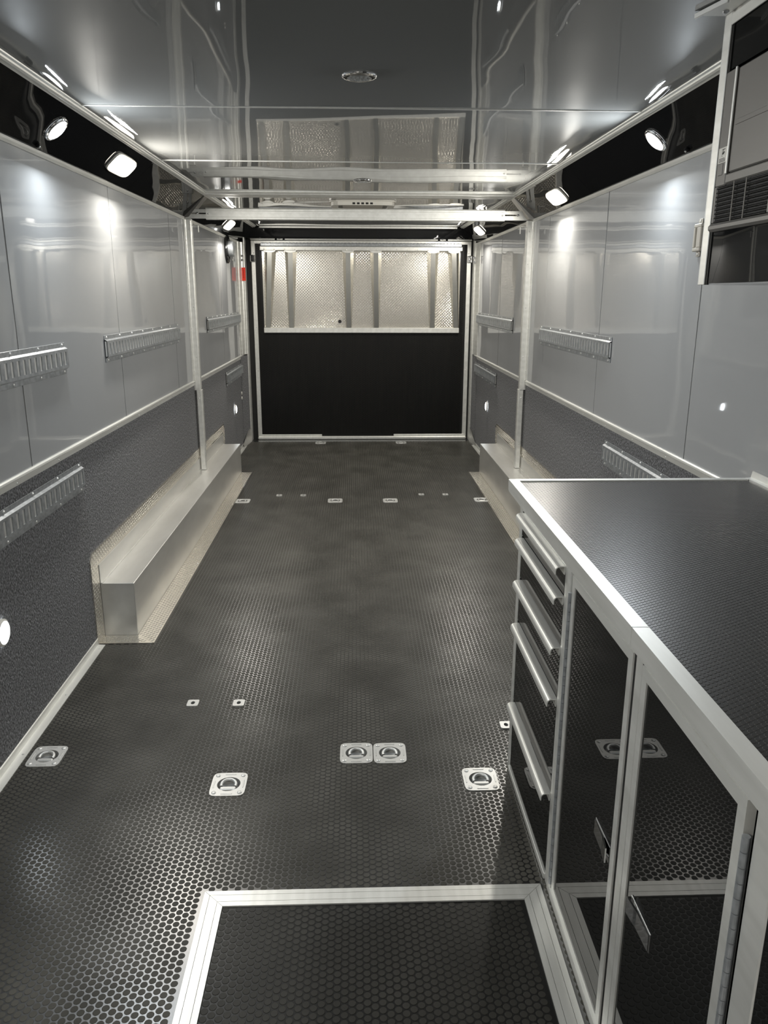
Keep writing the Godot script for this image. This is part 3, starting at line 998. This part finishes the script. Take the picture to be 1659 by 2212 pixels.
func ceiling_bits() -> void:
	var names := ["round chrome ceiling downlight, unlit, nearest the viewer", "small round chrome ceiling downlight, unlit, farther back before the crossbar"]
	var k := 0
	for p in [Vector3(-0.023, H, -2.742), Vector3(0.009, H, -5.10)]:
		var root := thing("ceiling_downlight", names[k], "ceiling light", p, "chrome ceiling downlights")
		k += 1
		var dn := Transform3D(Basis(Vector3(1, 0, 0), Vector3(0, -1, 0), Vector3(0, 0, 1)))
		var st := mb()
		lathe(st, [V2(0.0555, 0.0), V2(0.0555, 0.002), V2(0.054, 0.0045), V2(0.050, 0.0068), V2(0.045, 0.0082), V2(0.040, 0.0086), V2(0.038, 0.0078), V2(0.037, 0.004)], 56, dn)
		part("chrome_rim", st, M.chrome, root)
		var g := mb()
		lathe(g, [V2(0.0368, 0.002), V2(0.0368, 0.0072), V2(0.034, 0.0085), V2(0.0, 0.009)], 40, dn)
		for i in 19:
			var a := i * 2.4
			var rr := 0.0068 * sqrt(i + 0.5)
			lathe(g, [V2(0.0038, 0.0086), V2(0.002, 0.0104), V2(0, 0.0108)], 6, dn * Transform3D(Basis(), Vector3(cos(a) * rr, 0, sin(a) * rr)))
		part("lens", g, M.lens_frost, root)
	# roof vent surround
	var v := thing("roof_vent", "white plastic roof vent surround with slots in its near edge", "vent", Vector3(0.02, H, -6.28))
	var dn2 := Transform3D(Basis(Vector3(1, 0, 0), Vector3(0, -1, 0), Vector3(0, 0, 1)))
	var o := []
	var o2 := []
	var n := []
	for i in 48:
		o.append(sup(TAU * i / 48, 0.245, 0.2, 7.0))
		o2.append(sup(TAU * i / 48, 0.232, 0.187, 7.0))
		n.append(sup(TAU * i / 48, 0.185, 0.15, 7.0))
	var s := mb()
	slab_hole(s, o, n, 0.0, 0.012, dn2)
	slab_hole(s, o2, n, 0.012, 0.036, dn2)
	part("surround", s, M.white_plastic, v)
	var c := mb()
	box(c, Vector3(-0.15, -0.03, -0.12), Vector3(0.15, -0.022, 0.12), 0.004)
	part("inner_cover", c, M.beige_plastic, v)
	for i in 5:
		var sl := mb()
		box(sl, Vector3(-0.075 + i * 0.032, -0.031, 0.186), Vector3(-0.055 + i * 0.032, -0.018, 0.1885), 0.001)
		part("slot", sl, M.ink, v)

func small_bits() -> void:
	# black round flange on the left wall
	var f := thing("wall_port", "round black flange with a bright metal hub on the far left wall", "port", Vector3(-W, 1.94, -7.66))
	var xr := Transform3D(Basis(Vector3(0, 1, 0), Vector3(1, 0, 0), Vector3(0, 0, 1)))
	var a := mb()
	lathe(a, [V2(0.128, 0.002), V2(0.128, 0.014), V2(0.118, 0.022), V2(0.085, 0.026), V2(0.06, 0.026)], 40, xr)
	part("flange", a, M.black_gloss, f)
	var b := mb()
	lathe(b, [V2(0.072, 0.026), V2(0.07, 0.06), V2(0.06, 0.068), V2(0.0, 0.07)], 32, xr)
	part("hub", b, M.galvanised_steel, f)
	# red tag
	var t := thing("red_tag", "small bright red sticker on the metal jamb beside the far left wall", "sticker", Vector3(-1.175, 1.735, -8.425))
	var s := mb()
	box(s, Vector3(-0.022, -0.065, 0.0), Vector3(0.02, 0.065, 0.004), 0.001)
	part("tape", s, M.red_sticker, t)
	var w := mb()
	for i in 3:
		box(w, Vector3(-0.008 + i * 0.006, -0.04, 0.004), Vector3(-0.0065 + i * 0.006, 0.045, 0.0045))
	part("print", w, M.ink, t)
	# sockets low on the far left carpet
	var k := thing("wall_socket", "pair of small white buttons one above the other on the far left carpet", "socket", Vector3(-W, 0.525, -8.20))
	for y in [-0.022, 0.028]:
		var q := mb()
		lathe(q, [V2(0.017, 0.001), V2(0.016, 0.008), V2(0.0, 0.01)], 16, Transform3D(xr.basis, Vector3(0, y, 0)))
		part("button", q, M.white_plastic, k)
	# clips where coving meets wall
	for e in [[-1.0, -3.176, "small dark clip at the foot of the left coving below the round lamp"], [1.0, -3.139, "small dark clip at the foot of the right coving beside the overhead cabinet"]]:
		var sd: float = e[0]
		var c := thing("coving_clip", e[2], "clip", cove_frame(sd, 0.12, e[1]).origin, "clips on the coving")
		c.basis = cove_frame(sd, 0, 0).basis
		var q := mb()
		box(q, Vector3(-0.009, 0.001, -0.014), Vector3(0.009, 0.012, 0.014), 0.003)
		part("body", q, M.black_gloss, c)
		var r := mb()
		lathe(r, [V2(0.004, 0.012), V2(0.003, 0.015), V2(0, 0.0155)], 10)
		part("screw", r, M.chrome, c)
	# grab plate on the right wall
	var h := thing("wall_strike", "beige metal strike plate with a long slot on the right wall beside the overhead cabinet", "strike plate", Vector3(W, 1.742, -2.985))
	var m := mb()
	var mx := Transform3D(Basis(Vector3(0, 0, 1), Vector3.UP, Vector3(-1, 0, 0)))
	for y in [-1.0, 1.0]:
		box(m, Vector3(-0.03, y * 0.034, 0.002), Vector3(0.035, y * 0.048, 0.018), 0.003, mx)
	box(m, Vector3(-0.03, -0.036, 0.002), Vector3(-0.014, 0.036, 0.018), 0.003, mx)
	box(m, Vector3(-0.002, -0.036, 0.002), Vector3(0.035, 0.036, 0.018), 0.003, mx)
	part("plate", m, M.beige_plastic, h)
	var m2 := mb()
	box(m2, Vector3(-0.016, -0.036, 0.002), Vector3(0.0, 0.036, 0.006), 0.0, mx)
	part("slot_lining", m2, M.beige_plastic, h)
	for y in [-1.0, 1.0]:
		var tb := mb()
		box(tb, Vector3(-0.02, y * 0.048, 0.002), Vector3(0.012, y * 0.066, 0.005), 0.001, mx)
		part("tab", tb, M.beige_plastic, h)
		screw(h, mx * Vector3(-0.004, y * 0.057, 0.005), Vector3(-1, 0, 0), 0.006)

# ------------------------------------------------------------------ cabinets
const CX := 0.465

func ring_frame(z0: float, z1: float, y0: float, y1: float, w: float, parent: Node3D, off: Vector3, called: String, m: Material, lift := 0.0) -> void:   # mitred aluminium edging on the cabinet front, which looks to -x
	var o := [V2(z0, y0), V2(z1, y0), V2(z1, y1), V2(z0, y1)]
	var n := [V2(z0 + w, y0 + w), V2(z1 - w, y0 + w), V2(z1 - w, y1 - w), V2(z0 + w, y1 - w)]
	for k in 4:
		var l := (k + 1) % 4
		var st := mb()
		var q := [o[k], o[l], n[l], n[k]]
		var xf := Transform3D(Basis(Vector3(0, 0, 1), Vector3.UP, Vector3(-1, 0, 0)), -off)
		extr(st, q, -CX - 0.010, -CX + lift, xf)
		part(called, st, m, parent)

func handle_pull(parent: Node3D, off: Vector3, z0: float, z1: float, y: float) -> void:
	var st := mb()
	var p := []
	for i in 7:
		var a := PI * 0.5 + PI * 0.5 * i / 6.0
		p.append(V2(CX - 0.012 + cos(a) * 0.013, y - 0.013 + sin(a) * 0.013))
	p.append(V2(CX - 0.025, y - 0.021))
	p.append(V2(CX - 0.0225, y - 0.021))
	for i in 7:
		var a := PI - PI * 0.5 * i / 6.0
		p.append(V2(CX - 0.012 + cos(a) * 0.0105, y - 0.013 + sin(a) * 0.0105))
	p.append(V2(CX - 0.002, y - 0.0025))
	p.append(V2(CX - 0.002, y - 0.022))
	p.append(V2(CX, y - 0.022))
	p.append(V2(CX + 0.004, y))
	extr(st, p, z0, z1, Transform3D(Basis(), -off))
	part("pull", st, M.aluminium, parent)

func hinge(parent: Node3D, off: Vector3, z: float, y0: float, y1: float, called := "piano_hinge") -> void:
	var st := mb()
	var y := y0
	while y < y1 - 0.02:
		lathe(st, [V2(0.0, y), V2(0.0055, y), V2(0.0055, minf(y + 0.0225, y1)), V2(0.0, minf(y + 0.0225, y1))], 10, Transform3D(Basis(), Vector3(CX - 0.004, 0, z) - off))
		y += 0.024
	part(called, st, M.galvanised_steel, parent)

func paddle(parent: Node3D, off: Vector3, z: float, y: float, flip: float) -> void:
	var st := mb()
	var xf := Transform3D(Basis(Vector3(0, 0, flip), Vector3.UP, Vector3(-1, 0, 0)), Vector3(CX, y, z) - off)
	box(st, Vector3(-0.048, -0.020, 0.0), Vector3(0.048, 0.020, 0.003), 0.001, xf)
	# folding paddle, thin at one end and proud at the other
	extr(st, [V2(-0.046, 0.003), V2(0.012, 0.003), V2(0.020, 0.005), V2(0.047, 0.009), V2(0.047, 0.012), V2(0.018, 0.009), V2(0.008, 0.007), V2(-0.046, 0.005)], -0.017, 0.017, xf * Transform3D(Basis(Vector3(1, 0, 0), Vector3(0, 0, 1), Vector3(0, 1, 0))))
	part("paddle_latch", st, M.chrome, parent)

func base_cabinets() -> void:
	# drawer unit
	var p := Vector3(0.84, 0, -2.045)
	var d := thing("drawer_cabinet", "black five-drawer cabinet with full-width aluminium pulls at the far end of the counter", "cabinet", p)
	var b := mb()
	box(b, Vector3(CX + 0.012, 0.0, -2.33) - p, Vector3(1.212, 0.94, -1.76) - p)
	part("carcass", b, M.black_cabinet_gloss, d)
	var fs := mb()
	box(fs, Vector3(CX, 0.0, -2.33) - p, Vector3(CX + 0.02, 0.94, -2.295) - p, 0.002)
	part("frame_stile", fs, M.aluminium, d)
	var fs2 := mb()
	box(fs2, Vector3(CX, 0.0, -1.785) - p, Vector3(CX + 0.02, 0.94, -1.762) - p, 0.002)
	box(fs2, Vector3(CX - 0.002, 0.0, -1.758) - p, Vector3(CX + 0.02, 0.94, -1.727) - p, 0.002)
	part("frame_stile", fs2, M.aluminium, d)
	var fr := mb()
	box(fr, Vector3(CX, 0.905, -2.294) - p, Vector3(CX + 0.02, 0.94, -1.786) - p, 0.002)
	part("top_rail", fr, M.aluminium, d)
	var br := mb()
	box(br, Vector3(CX - 0.004, 0.002, -2.30) - p, Vector3(CX + 0.012, 0.022, -1.786) - p, 0.002)
	part("bottom_rail", br, M.aluminium, d)
	var ys := [0.905, 0.826, 0.690, 0.547, 0.270, 0.024]
	for k in 5:
		var dr := mb()
		var y1: float = ys[k]
		var y0: float = ys[k + 1] + 0.004
		box(dr, Vector3(CX + 0.001, y0, -2.292) - p, Vector3(CX + 0.014, y1, -1.788) - p, 0.001)
		var o := part("drawer", dr, M.black_cabinet_gloss, d)
		handle_pull(o, p, -2.272, -1.788, y1)
	# door unit
	var q := Vector3(0.84, 0, -1.0)
	var c := thing("door_cabinet", "black two-door cabinet with aluminium edging and chrome latches, nearest the viewer", "cabinet", q)
	var bb := mb()
	box(bb, Vector3(CX + 0.012, 0.0, -1.7255) - q, Vector3(1.212, 0.94, -0.2) - q)
	part("carcass", bb, M.black_cabinet_gloss, c)
	var tr := mb()
	box(tr, Vector3(CX, 0.916, -1.724) - q, Vector3(CX + 0.02, 0.940, -0.2) - q, 0.002)
	part("top_rail", tr, M.aluminium, c)
	var tb := mb()
	box(tb, Vector3(CX - 0.003, 0.0, -1.724) - q, Vector3(CX + 0.02, 0.03, -0.2) - q, 0.002)
	part("bottom_rail", tb, M.aluminium, c)
	for e in [[-1.286, -1.254], [-0.842, -0.790]]:
		var s := mb()
		box(s, Vector3(CX - 0.001, 0.0302, e[0]) - q, Vector3(CX + 0.02, 0.9158, e[1]) - q, 0.002)
		part("frame_stile", s, M.aluminium, c)
	for k in 2:
		var z0: float = [-1.706, -1.245][k]
		var z1: float = [-1.295, -0.862][k]
		var dn := mb()
		box(dn, Vector3(CX - 0.001, 0.040, z0 + 0.003) - q, Vector3(CX + 0.012, 0.908, z1 - 0.003) - q)
		var o := part("cabinet_door", dn, M.black_cabinet_gloss, c)
		ring_frame(z0, z1, 0.036, 0.912, 0.022, o, q, "edging", M.aluminium, 0.004)
		hinge(o, q, -1.716 if k == 0 else -0.853, 0.05, 0.885)
		paddle(o, q, -1.372 if k == 0 else -1.148, 0.452, 1.0 if k == 0 else -1.0)
	for e in [[-1.2948, -1.2862], [-1.2538, -1.2452]]:
		var gs := mb()
		box(gs, Vector3(CX - 0.0005, 0.032, e[0]) - q, Vector3(CX + 0.012, 0.914, e[1]) - q)
		part("gap_seal", gs, M.black_matt, c)
	var ep := mb()
	box(ep, Vector3(CX, 0.03, -0.788) - q, Vector3(CX + 0.012, 0.915, -0.21) - q)
	part("end_panel", ep, M.black_cabinet_gloss, c)
	# worktop
	var r := Vector3(0.83, 0.94, -1.30)
	var w := thing("worktop", "worktop covered in coin-patterned black rubber with a wide aluminium edge", "worktop", r)
	var x0 := 0.437
	var z0 := -2.392
	var m := mb()
	box(m, Vector3(x0 + 0.02, 0.9405, z0 + 0.02) - r, Vector3(1.214, 0.978, -0.2) - r)
	part("rubber_mat", m, M.rubber_web, w)
	var e1 := mb()
	# front edging: an angle with its top leaf mitred at the far corner, in two lengths butted over the middle stile
	for g in [[z0, -1.252], [-1.250, -0.2]]:
		box(e1, Vector3(x0, 0.944, g[0]) - r, Vector3(x0 + 0.004, 0.980, g[1]) - r, 0.001)
		poly(e1, [Vector3(x0, 0.982, g[0]) - r, Vector3(x0 + 0.03, 0.982, g[0] + (0.024 if g[0] == z0 else 0.0)) - r, Vector3(x0 + 0.03, 0.982, g[1]) - r, Vector3(x0, 0.982, g[1]) - r], Vector3.UP)
		poly(e1, [Vector3(x0 + 0.03, 0.982, g[0] + (0.024 if g[0] == z0 else 0.0)) - r, Vector3(x0 + 0.03, 0.982, g[1]) - r, Vector3(x0 + 0.03, 0.977, g[1]) - r, Vector3(x0 + 0.03, 0.977, g[0]) - r], Vector3.RIGHT)
		poly(e1, [Vector3(x0, 0.982, g[0]) - r, Vector3(x0, 0.982, g[1]) - r, Vector3(x0, 0.979, g[1]) - r, Vector3(x0, 0.979, g[0]) - r], Vector3.LEFT)
		poly(e1, [Vector3(x0, 0.979, g[0]) - r, Vector3(x0 + 0.03, 0.979, g[0]) - r, Vector3(x0 + 0.03, 0.979, g[1]) - r, Vector3(x0, 0.979, g[1]) - r], Vector3.DOWN)
	part("front_edging", e1, M.aluminium, w)
	var e2 := mb()
	box(e2, Vector3(x0 + 0.0005, 0.944, z0) - r, Vector3(1.214, 0.980, z0 + 0.004) - r, 0.001)
	poly(e2, [Vector3(x0, 0.9822, z0) - r, Vector3(x0 + 0.03, 0.9822, z0 + 0.024) - r, Vector3(1.19, 0.9822, z0 + 0.024) - r, Vector3(1.214, 0.9822, z0) - r], Vector3.UP)
	poly(e2, [Vector3(x0 + 0.03, 0.9822, z0 + 0.024) - r, Vector3(1.19, 0.9822, z0 + 0.024) - r, Vector3(1.19, 0.977, z0 + 0.024) - r, Vector3(x0 + 0.03, 0.977, z0 + 0.024) - r], Vector3(0, 0, 1))
	part("end_edging", e2, M.aluminium, w)
	var e3 := mb()
	extr(e3, [V2(1.192, 0.978), V2(1.192, 0.983), V2(1.208, 0.984), V2(1.212, 1.004), V2(1.217, 1.004), V2(1.217, 0.978)], z0 + 0.002, -0.2, Transform3D(Basis(), -r))
	part("wall_edging", e3, M.aluminium, w)
	studs(w, M.worktop_stud, stud_grid(x0 + 0.032 - r.x, 1.19 - r.x, z0 + 0.026 - r.z, -0.5 - r.z, [], 0.0102), Transform3D(Basis(), Vector3(0, 0.038, 0)), 300, Basis(Vector3.UP, PI / 4) * Basis.from_scale(Vector3(0.62, 0.7, 0.42)))

func overhead() -> void:
	var xf0 := 0.87
	var p := Vector3(1.045, 1.567, -1.3)
	var c := thing("overhead_cabinet", "black overhead cabinet with an aluminium corner edge under the ceiling on the right", "cabinet", p)
	var b := mb()
	box(b, Vector3(xf0 + 0.012, 1.571, -2.09) - p, Vector3(1.215, 2.195, -0.4) - p)
	part("carcass", b, M.black_cabinet_gloss, c)
	var f := mb()
	box(f, Vector3(xf0 + 0.002, 2.066, -2.09) - p, Vector3(xf0 + 0.012, 2.17, -0.4) - p)
	part("upper_panel", f, M.black_cabinet_gloss, c)
	var l := mb()
	sheet(l, Vector3(xf0 + 0.001, 1.570, -2.092) - p, Vector3(0, 0, 1.69), Vector3(0, 0.125, 0), Vector3(-1, 0, 0), 0.003, 77)
	part("lower_panel", l, M.black_gloss, c)
	var u := mb()
	box(u, Vector3(xf0 + 0.004, 1.566, -2.095) - p, Vector3(1.215, 1.5705, -0.4) - p)
	part("underside", u, M.grey_wall_sheet, c)
	var e := mb()
	box(e, Vector3(xf0 - 0.004, 1.566, -2.135) - p, Vector3(xf0 + 0.0, 2.195, -2.102) - p, 0.001)
	box(e, Vector3(xf0 - 0.004, 1.566, -2.139) - p, Vector3(1.215, 2.195, -2.1355) - p, 0.001)
	box(e, Vector3(xf0 - 0.004, 2.165, -2.102) - p, Vector3(xf0, 2.197, -0.4) - p, 0.001)
	part("corner_edging", e, M.aluminium, c)
	var s := mb()
	box(s, Vector3(xf0, 1.566, -2.1350) - p, Vector3(1.215, 2.195, -2.0905) - p)
	part("side_panel", s, M.black_cabinet_gloss, c)
	# vented grey unit in the cabinet
	var q := Vector3(0.86, 1.697, -1.8)
	var a := thing("heater_unit", "grey metal appliance with a slatted black grille built into the overhead cabinet", "appliance", q)
	var g := mb()
	var X := 0.8675
	box(g, Vector3(X, 1.80, -2.100) - q, Vector3(xf0 + 0.008, 2.062, -2.046) - q, 0.003)
	box(g, Vector3(X, 1.803, -2.046) - q, Vector3(xf0 + 0.008, 1.826, -1.45) - q, 0.003)
	box(g, Vector3(X, 1.714, -2.100) - q, Vector3(xf0 + 0.008, 1.803, -2.086) - q, 0.003)
	box(g, Vector3(X, 1.714, -1.822) - q, Vector3(xf0 + 0.008, 1.803, -1.45) - q, 0.003)
	box(g, Vector3(X - 0.008, 1.694, -2.102) - q, Vector3(xf0 + 0.008, 1.714, -1.45) - q, 0.006)
	part("casing", g, M.grey_enamel, a)
	var r := mb()
	box(r, Vector3(X + 0.003, 1.828, -2.040) - q, Vector3(xf0 + 0.008, 2.060, -1.45) - q, 0.003)
	part("front_panel", r, M.grey_enamel, a)
	var rs := mb()
	box(rs, Vector3(X - 0.0035, 1.826, -2.046) - q, Vector3(X + 0.001, 2.062, -2.040) - q, 0.001)
	part("panel_edge", rs, M.aluminium, a)
	var hd := mb()
	box(hd, Vector3(X + 0.0018, 1.932, -2.028) - q, Vector3(X + 0.004, 1.944, -1.80) - q, 0.0008)
	part("pull_groove", hd, M.grey_enamel, a)
	var nc := mb()
	box(nc, Vector3(X - 0.0015, 1.826, -2.088) - q, Vector3(X + 0.002, 1.853, -2.064) - q, 0.001)
	part("cover_plate", nc, M.grey_enamel, a)
	var bk := mb()
	box(bk, Vector3(xf0 + 0.002, 1.712, -2.09) - q, Vector3(xf0 + 0.0055, 1.805, -1.82) - q)
	part("grille_back", bk, M.black_matt, a)
	for i in 9:
		var sl := mb()
		var y := 1.719 + i * 0.0098
		box(sl, Vector3(-0.004, -0.0012, -2.087 - q.z), Vector3(0.003, 0.0012, -1.822 - q.z), 0.0005, Transform3D(Basis(Vector3(0, 0, 1), 0.6), Vector3(X + 0.003 - q.x, y - q.y, 0)))
		part("slat", sl, M.grille_black, a)
	for z in [-1.99, -1.928]:
		var vb := mb()
		box(vb, Vector3(X - 0.0025, 1.714, z - 0.0015) - q, Vector3(X - 0.0005, 1.803, z + 0.0015) - q)
		part("grille_bar", vb, M.grey_enamel, a)
	var lb := mb()
	box(lb, Vector3(X - 0.0008, 1.855, -2.0955) - q, Vector3(X, 1.890, -2.049) - q, 0.0)
	var lo := part("sticker", lb, M.white_plastic, a)
	lo.set_meta("label", "white sticker with a small black figure and fine print")
	var ink := mb()
	for i in 3:
		box(ink, Vector3(X - 0.0012, 1.8575 + i * 0.0032, -2.089) - q, Vector3(X - 0.0008, 1.8588 + i * 0.0032, -2.056 - (0.004 if i == 2 else 0.0)) - q)
	for s2 in [[1.8845, -2.076, 1.886, -2.060], [1.878, -2.070, 1.886, -2.0685], [1.877, -2.072, 1.8795, -2.062], [1.874, -2.075, 1.877, -2.066], [1.869, -2.0755, 1.884, -2.0748]]:
		box(ink, Vector3(X - 0.0012, s2[0], s2[1]) - q, Vector3(X - 0.0008, s2[2], s2[3]) - q)
	part("print", ink, M.ink, lo)
	# bracket that ties the cabinet to the ceiling
	var k := thing("ceiling_bracket", "shiny folded metal bracket on the ceiling at the overhead cabinet corner", "bracket", Vector3(0.83, H - 0.002, -2.08))
	var t := mb()
	poly(t, [Vector3(-0.04, -0.004, -0.055), Vector3(0.035, -0.004, -0.055), Vector3(0.035, -0.004, 0.06), Vector3(-0.012, -0.004, 0.06)], Vector3.DOWN)
	poly(t, [Vector3(-0.04, -0.004, -0.055), Vector3(-0.012, -0.004, 0.06), Vector3(-0.012, -0.001, 0.06), Vector3(-0.04, -0.001, -0.055)], Vector3.LEFT)
	poly(t, [Vector3(-0.04, -0.004, -0.055), Vector3(0.035, -0.004, -0.055), Vector3(0.035, -0.001, -0.055), Vector3(-0.04, -0.001, -0.055)], Vector3(0, 0, -1))
	box(t, Vector3(-0.003, -0.012, -0.058), Vector3(0.003, 0.0, 0.062), 0.001, Transform3D(Basis(Vector3.UP, 0.239), Vector3(-0.027, 0.0, 0.002)))
	part("plate", t, M.bright_zinc, k)
	screw(k, Vector3(0.02, -0.004, -0.022), Vector3.DOWN, 0.008, M.galvanised_steel)

# ------------------------------------------------------------------ scene
func _ready() -> void:
	cam = Camera3D.new()
	cam.name = "camera"
	cam.position = Vector3(-0.041, 1.5392, 0.0)
	cam.rotation = Vector3(-0.26971, -0.03628, 0.00294)
	cam.fov = 66.1075
	cam.near = 0.05
	cam.far = 60.0
	add_child(cam)
	cam.current = true
	var env := Environment.new()
	env.background_mode = Environment.BG_COLOR
	env.background_color = Color(0.0, 0.0, 0.0)
	env.tonemap_mode = Environment.TONE_MAPPER_LINEAR
	env.tonemap_exposure = 1.0
	env.sdfgi_enabled = true
	env.ssao_enabled = true
	env.ssil_enabled = true
	var we := WorldEnvironment.new()
	we.name = "environment"
	we.environment = env
	add_child(we)
	materials()
	var gb := mat("grille_black", Color(0.045, 0.045, 0.05), 0.45)
	gb.metallic_specular = 0.5
	var bs := mat("black_stud", Color(0.085, 0.082, 0.075), 0.5)
	bs.albedo_texture = noise_tex(0.02, Color(0.62, 0.62, 0.62), Color(1, 0.98, 0.93), 33, 4)
	tri_scale(bs, Vector3(1.2, 0.14, 1.2))
	bs.metallic_specular = 0.35
	mat("worktop_stud", Color(0.135, 0.132, 0.128), 0.33).metallic_specular = 0.8
	stud = make_stud()

	build_shell()
	build_door()

	wheel_well(-1, -3.425, -6.91, "long aluminium wheel well with diamond-plate flanges along the left wall")
	wheel_well(1, -3.425, -6.88, "aluminium wheel well along the right wall, partly behind the counter")
	base_cabinets()
	overhead()
	hoop_post(-1, "slim aluminium post with a dark gusset on the left wall above the wheel well")
	hoop_post(1, "slim aluminium post with a bright bowed gusset on the right wall")
	crossbar()

	var e_big := 2.0
	var e_small := 1.0
	bar_lamp(-1, 0.5, -4.04, e_big, "large glaring rectangular lamp on the left coving, nearest of the left ones")
	bar_lamp(1, 0.36, -4.95, e_big, "large glaring rectangular lamp on the right coving just before the post")
	bar_lamp(-1, 0.5, -7.31, e_big * 0.9, "rectangular lamp on the far left coving seen just below the crossbar")
	bar_lamp(1, 0.5, -7.79, e_big * 0.9, "rectangular lamp on the far right coving beside the ramp door")
	round_lamp(-1, 0.5, -3.2, e_small, "round chrome-rimmed lamp glowing on the left coving")
	round_lamp(1, 0.5, -3.3, e_small, "round chrome-rimmed lamp glowing on the right coving near the overhead cabinet")
	bar_lamp(-1, 0.5, 0.5, e_big * 1.2, "rectangular lamp on the left coving behind the viewer, out of the picture")
	round_lamp(-1, 0.5, -0.8, e_small * 0.9, "round lamp on the left coving beside the viewer, out of the picture")
	bar_lamp(1, 0.5, 0.4, e_big * 0.9, "rectangular lamp on the right coving behind the viewer, out of the picture")

	wall_lamp(-1, 0.459, -2.441, "round white lamp low on the left carpet, cut by the picture edge")
	wall_lamp(-1, 0.457, -7.70, "round white lamp low on the far left carpet beyond the wheel well")
	wall_lamp(1, 0.508, -7.50, "round white lamp low on the far right carpet beyond the post")

	e_track(-1, -1.75, -3.285, 1.288, "slotted steel track on the left grey panels, nearest and cut by the picture edge")
	e_track(-1, -3.81, -5.41, 1.288, "slotted steel track on the left grey panels just before the post")
	e_track(-1, -6.46, -8.30, 1.302, "slotted steel track on the far left grey panels beyond the post")
	e_track(-1, -1.80, -3.335, 0.785, "slotted steel track on the left carpet, nearest and cut by the picture edge")
	e_track(-1, -7.26, -8.34, 0.79, "slotted steel track on the far left carpet above the small white lamp")
	e_track(1, -3.90, -5.425, 1.278, "slotted steel track on the right grey panels just before the post")
	e_track(1, -6.41, -8.30, 1.302, "slotted steel track on the far right grey panels beyond the post")
	e_track(1, -7.06, -8.34, 0.80, "slotted steel track on the far right carpet above the small white lamp")
	e_track(1, -2.36, -3.885, 0.772, "slotted steel track on the right carpet rising behind the worktop")

	var labels := ["floor tie-down ring against the left wall angle", "lone floor tie-down ring in the left half of the near floor", "left one of two floor tie-down rings set edge to edge", "right one of two floor tie-down rings set edge to edge", "floor tie-down ring beside the drawer cabinet", "far floor tie-down ring touching the left wheel well flange", "far floor tie-down ring left of the middle of the floor", "far floor tie-down ring right of the middle of the floor", "far floor tie-down ring touching the right wheel well flange", "floor tie-down ring at the foot of the ramp door, left one", "floor tie-down ring at the foot of the ramp door, right one"]
	var ring := make_d_ring(labels[0], RINGS[0])
	for i in range(1, RINGS.size()): copy(ring, labels[i], RINGS[i])
	var kl := ["small square anchor plate on the left near floor, left of its pair", "small square anchor plate on the left near floor, right of its pair", "small square anchor plate half hidden behind the drawer cabinet", "tiny far anchor plate nearest the left wheel well", "tiny far anchor plate second from the left wheel well", "tiny far anchor plate second from the right wheel well", "tiny far anchor plate nearest the right wheel well"]
	var kp := [Vector3(-0.682, 0, -2.778), Vector3(-0.504, 0, -2.774), Vector3(0.507, 0, -2.58), Vector3(-0.652, 0, -6.066), Vector3(-0.462, 0, -6.062), Vector3(0.476, 0, -6.069), Vector3(0.668, 0, -6.064)]
	var kh := make_keyhole(kl[0], kp[0])
	for i in range(1, 7): copy(kh, kl[i], kp[i])
	ceiling_bits()
	small_bits()
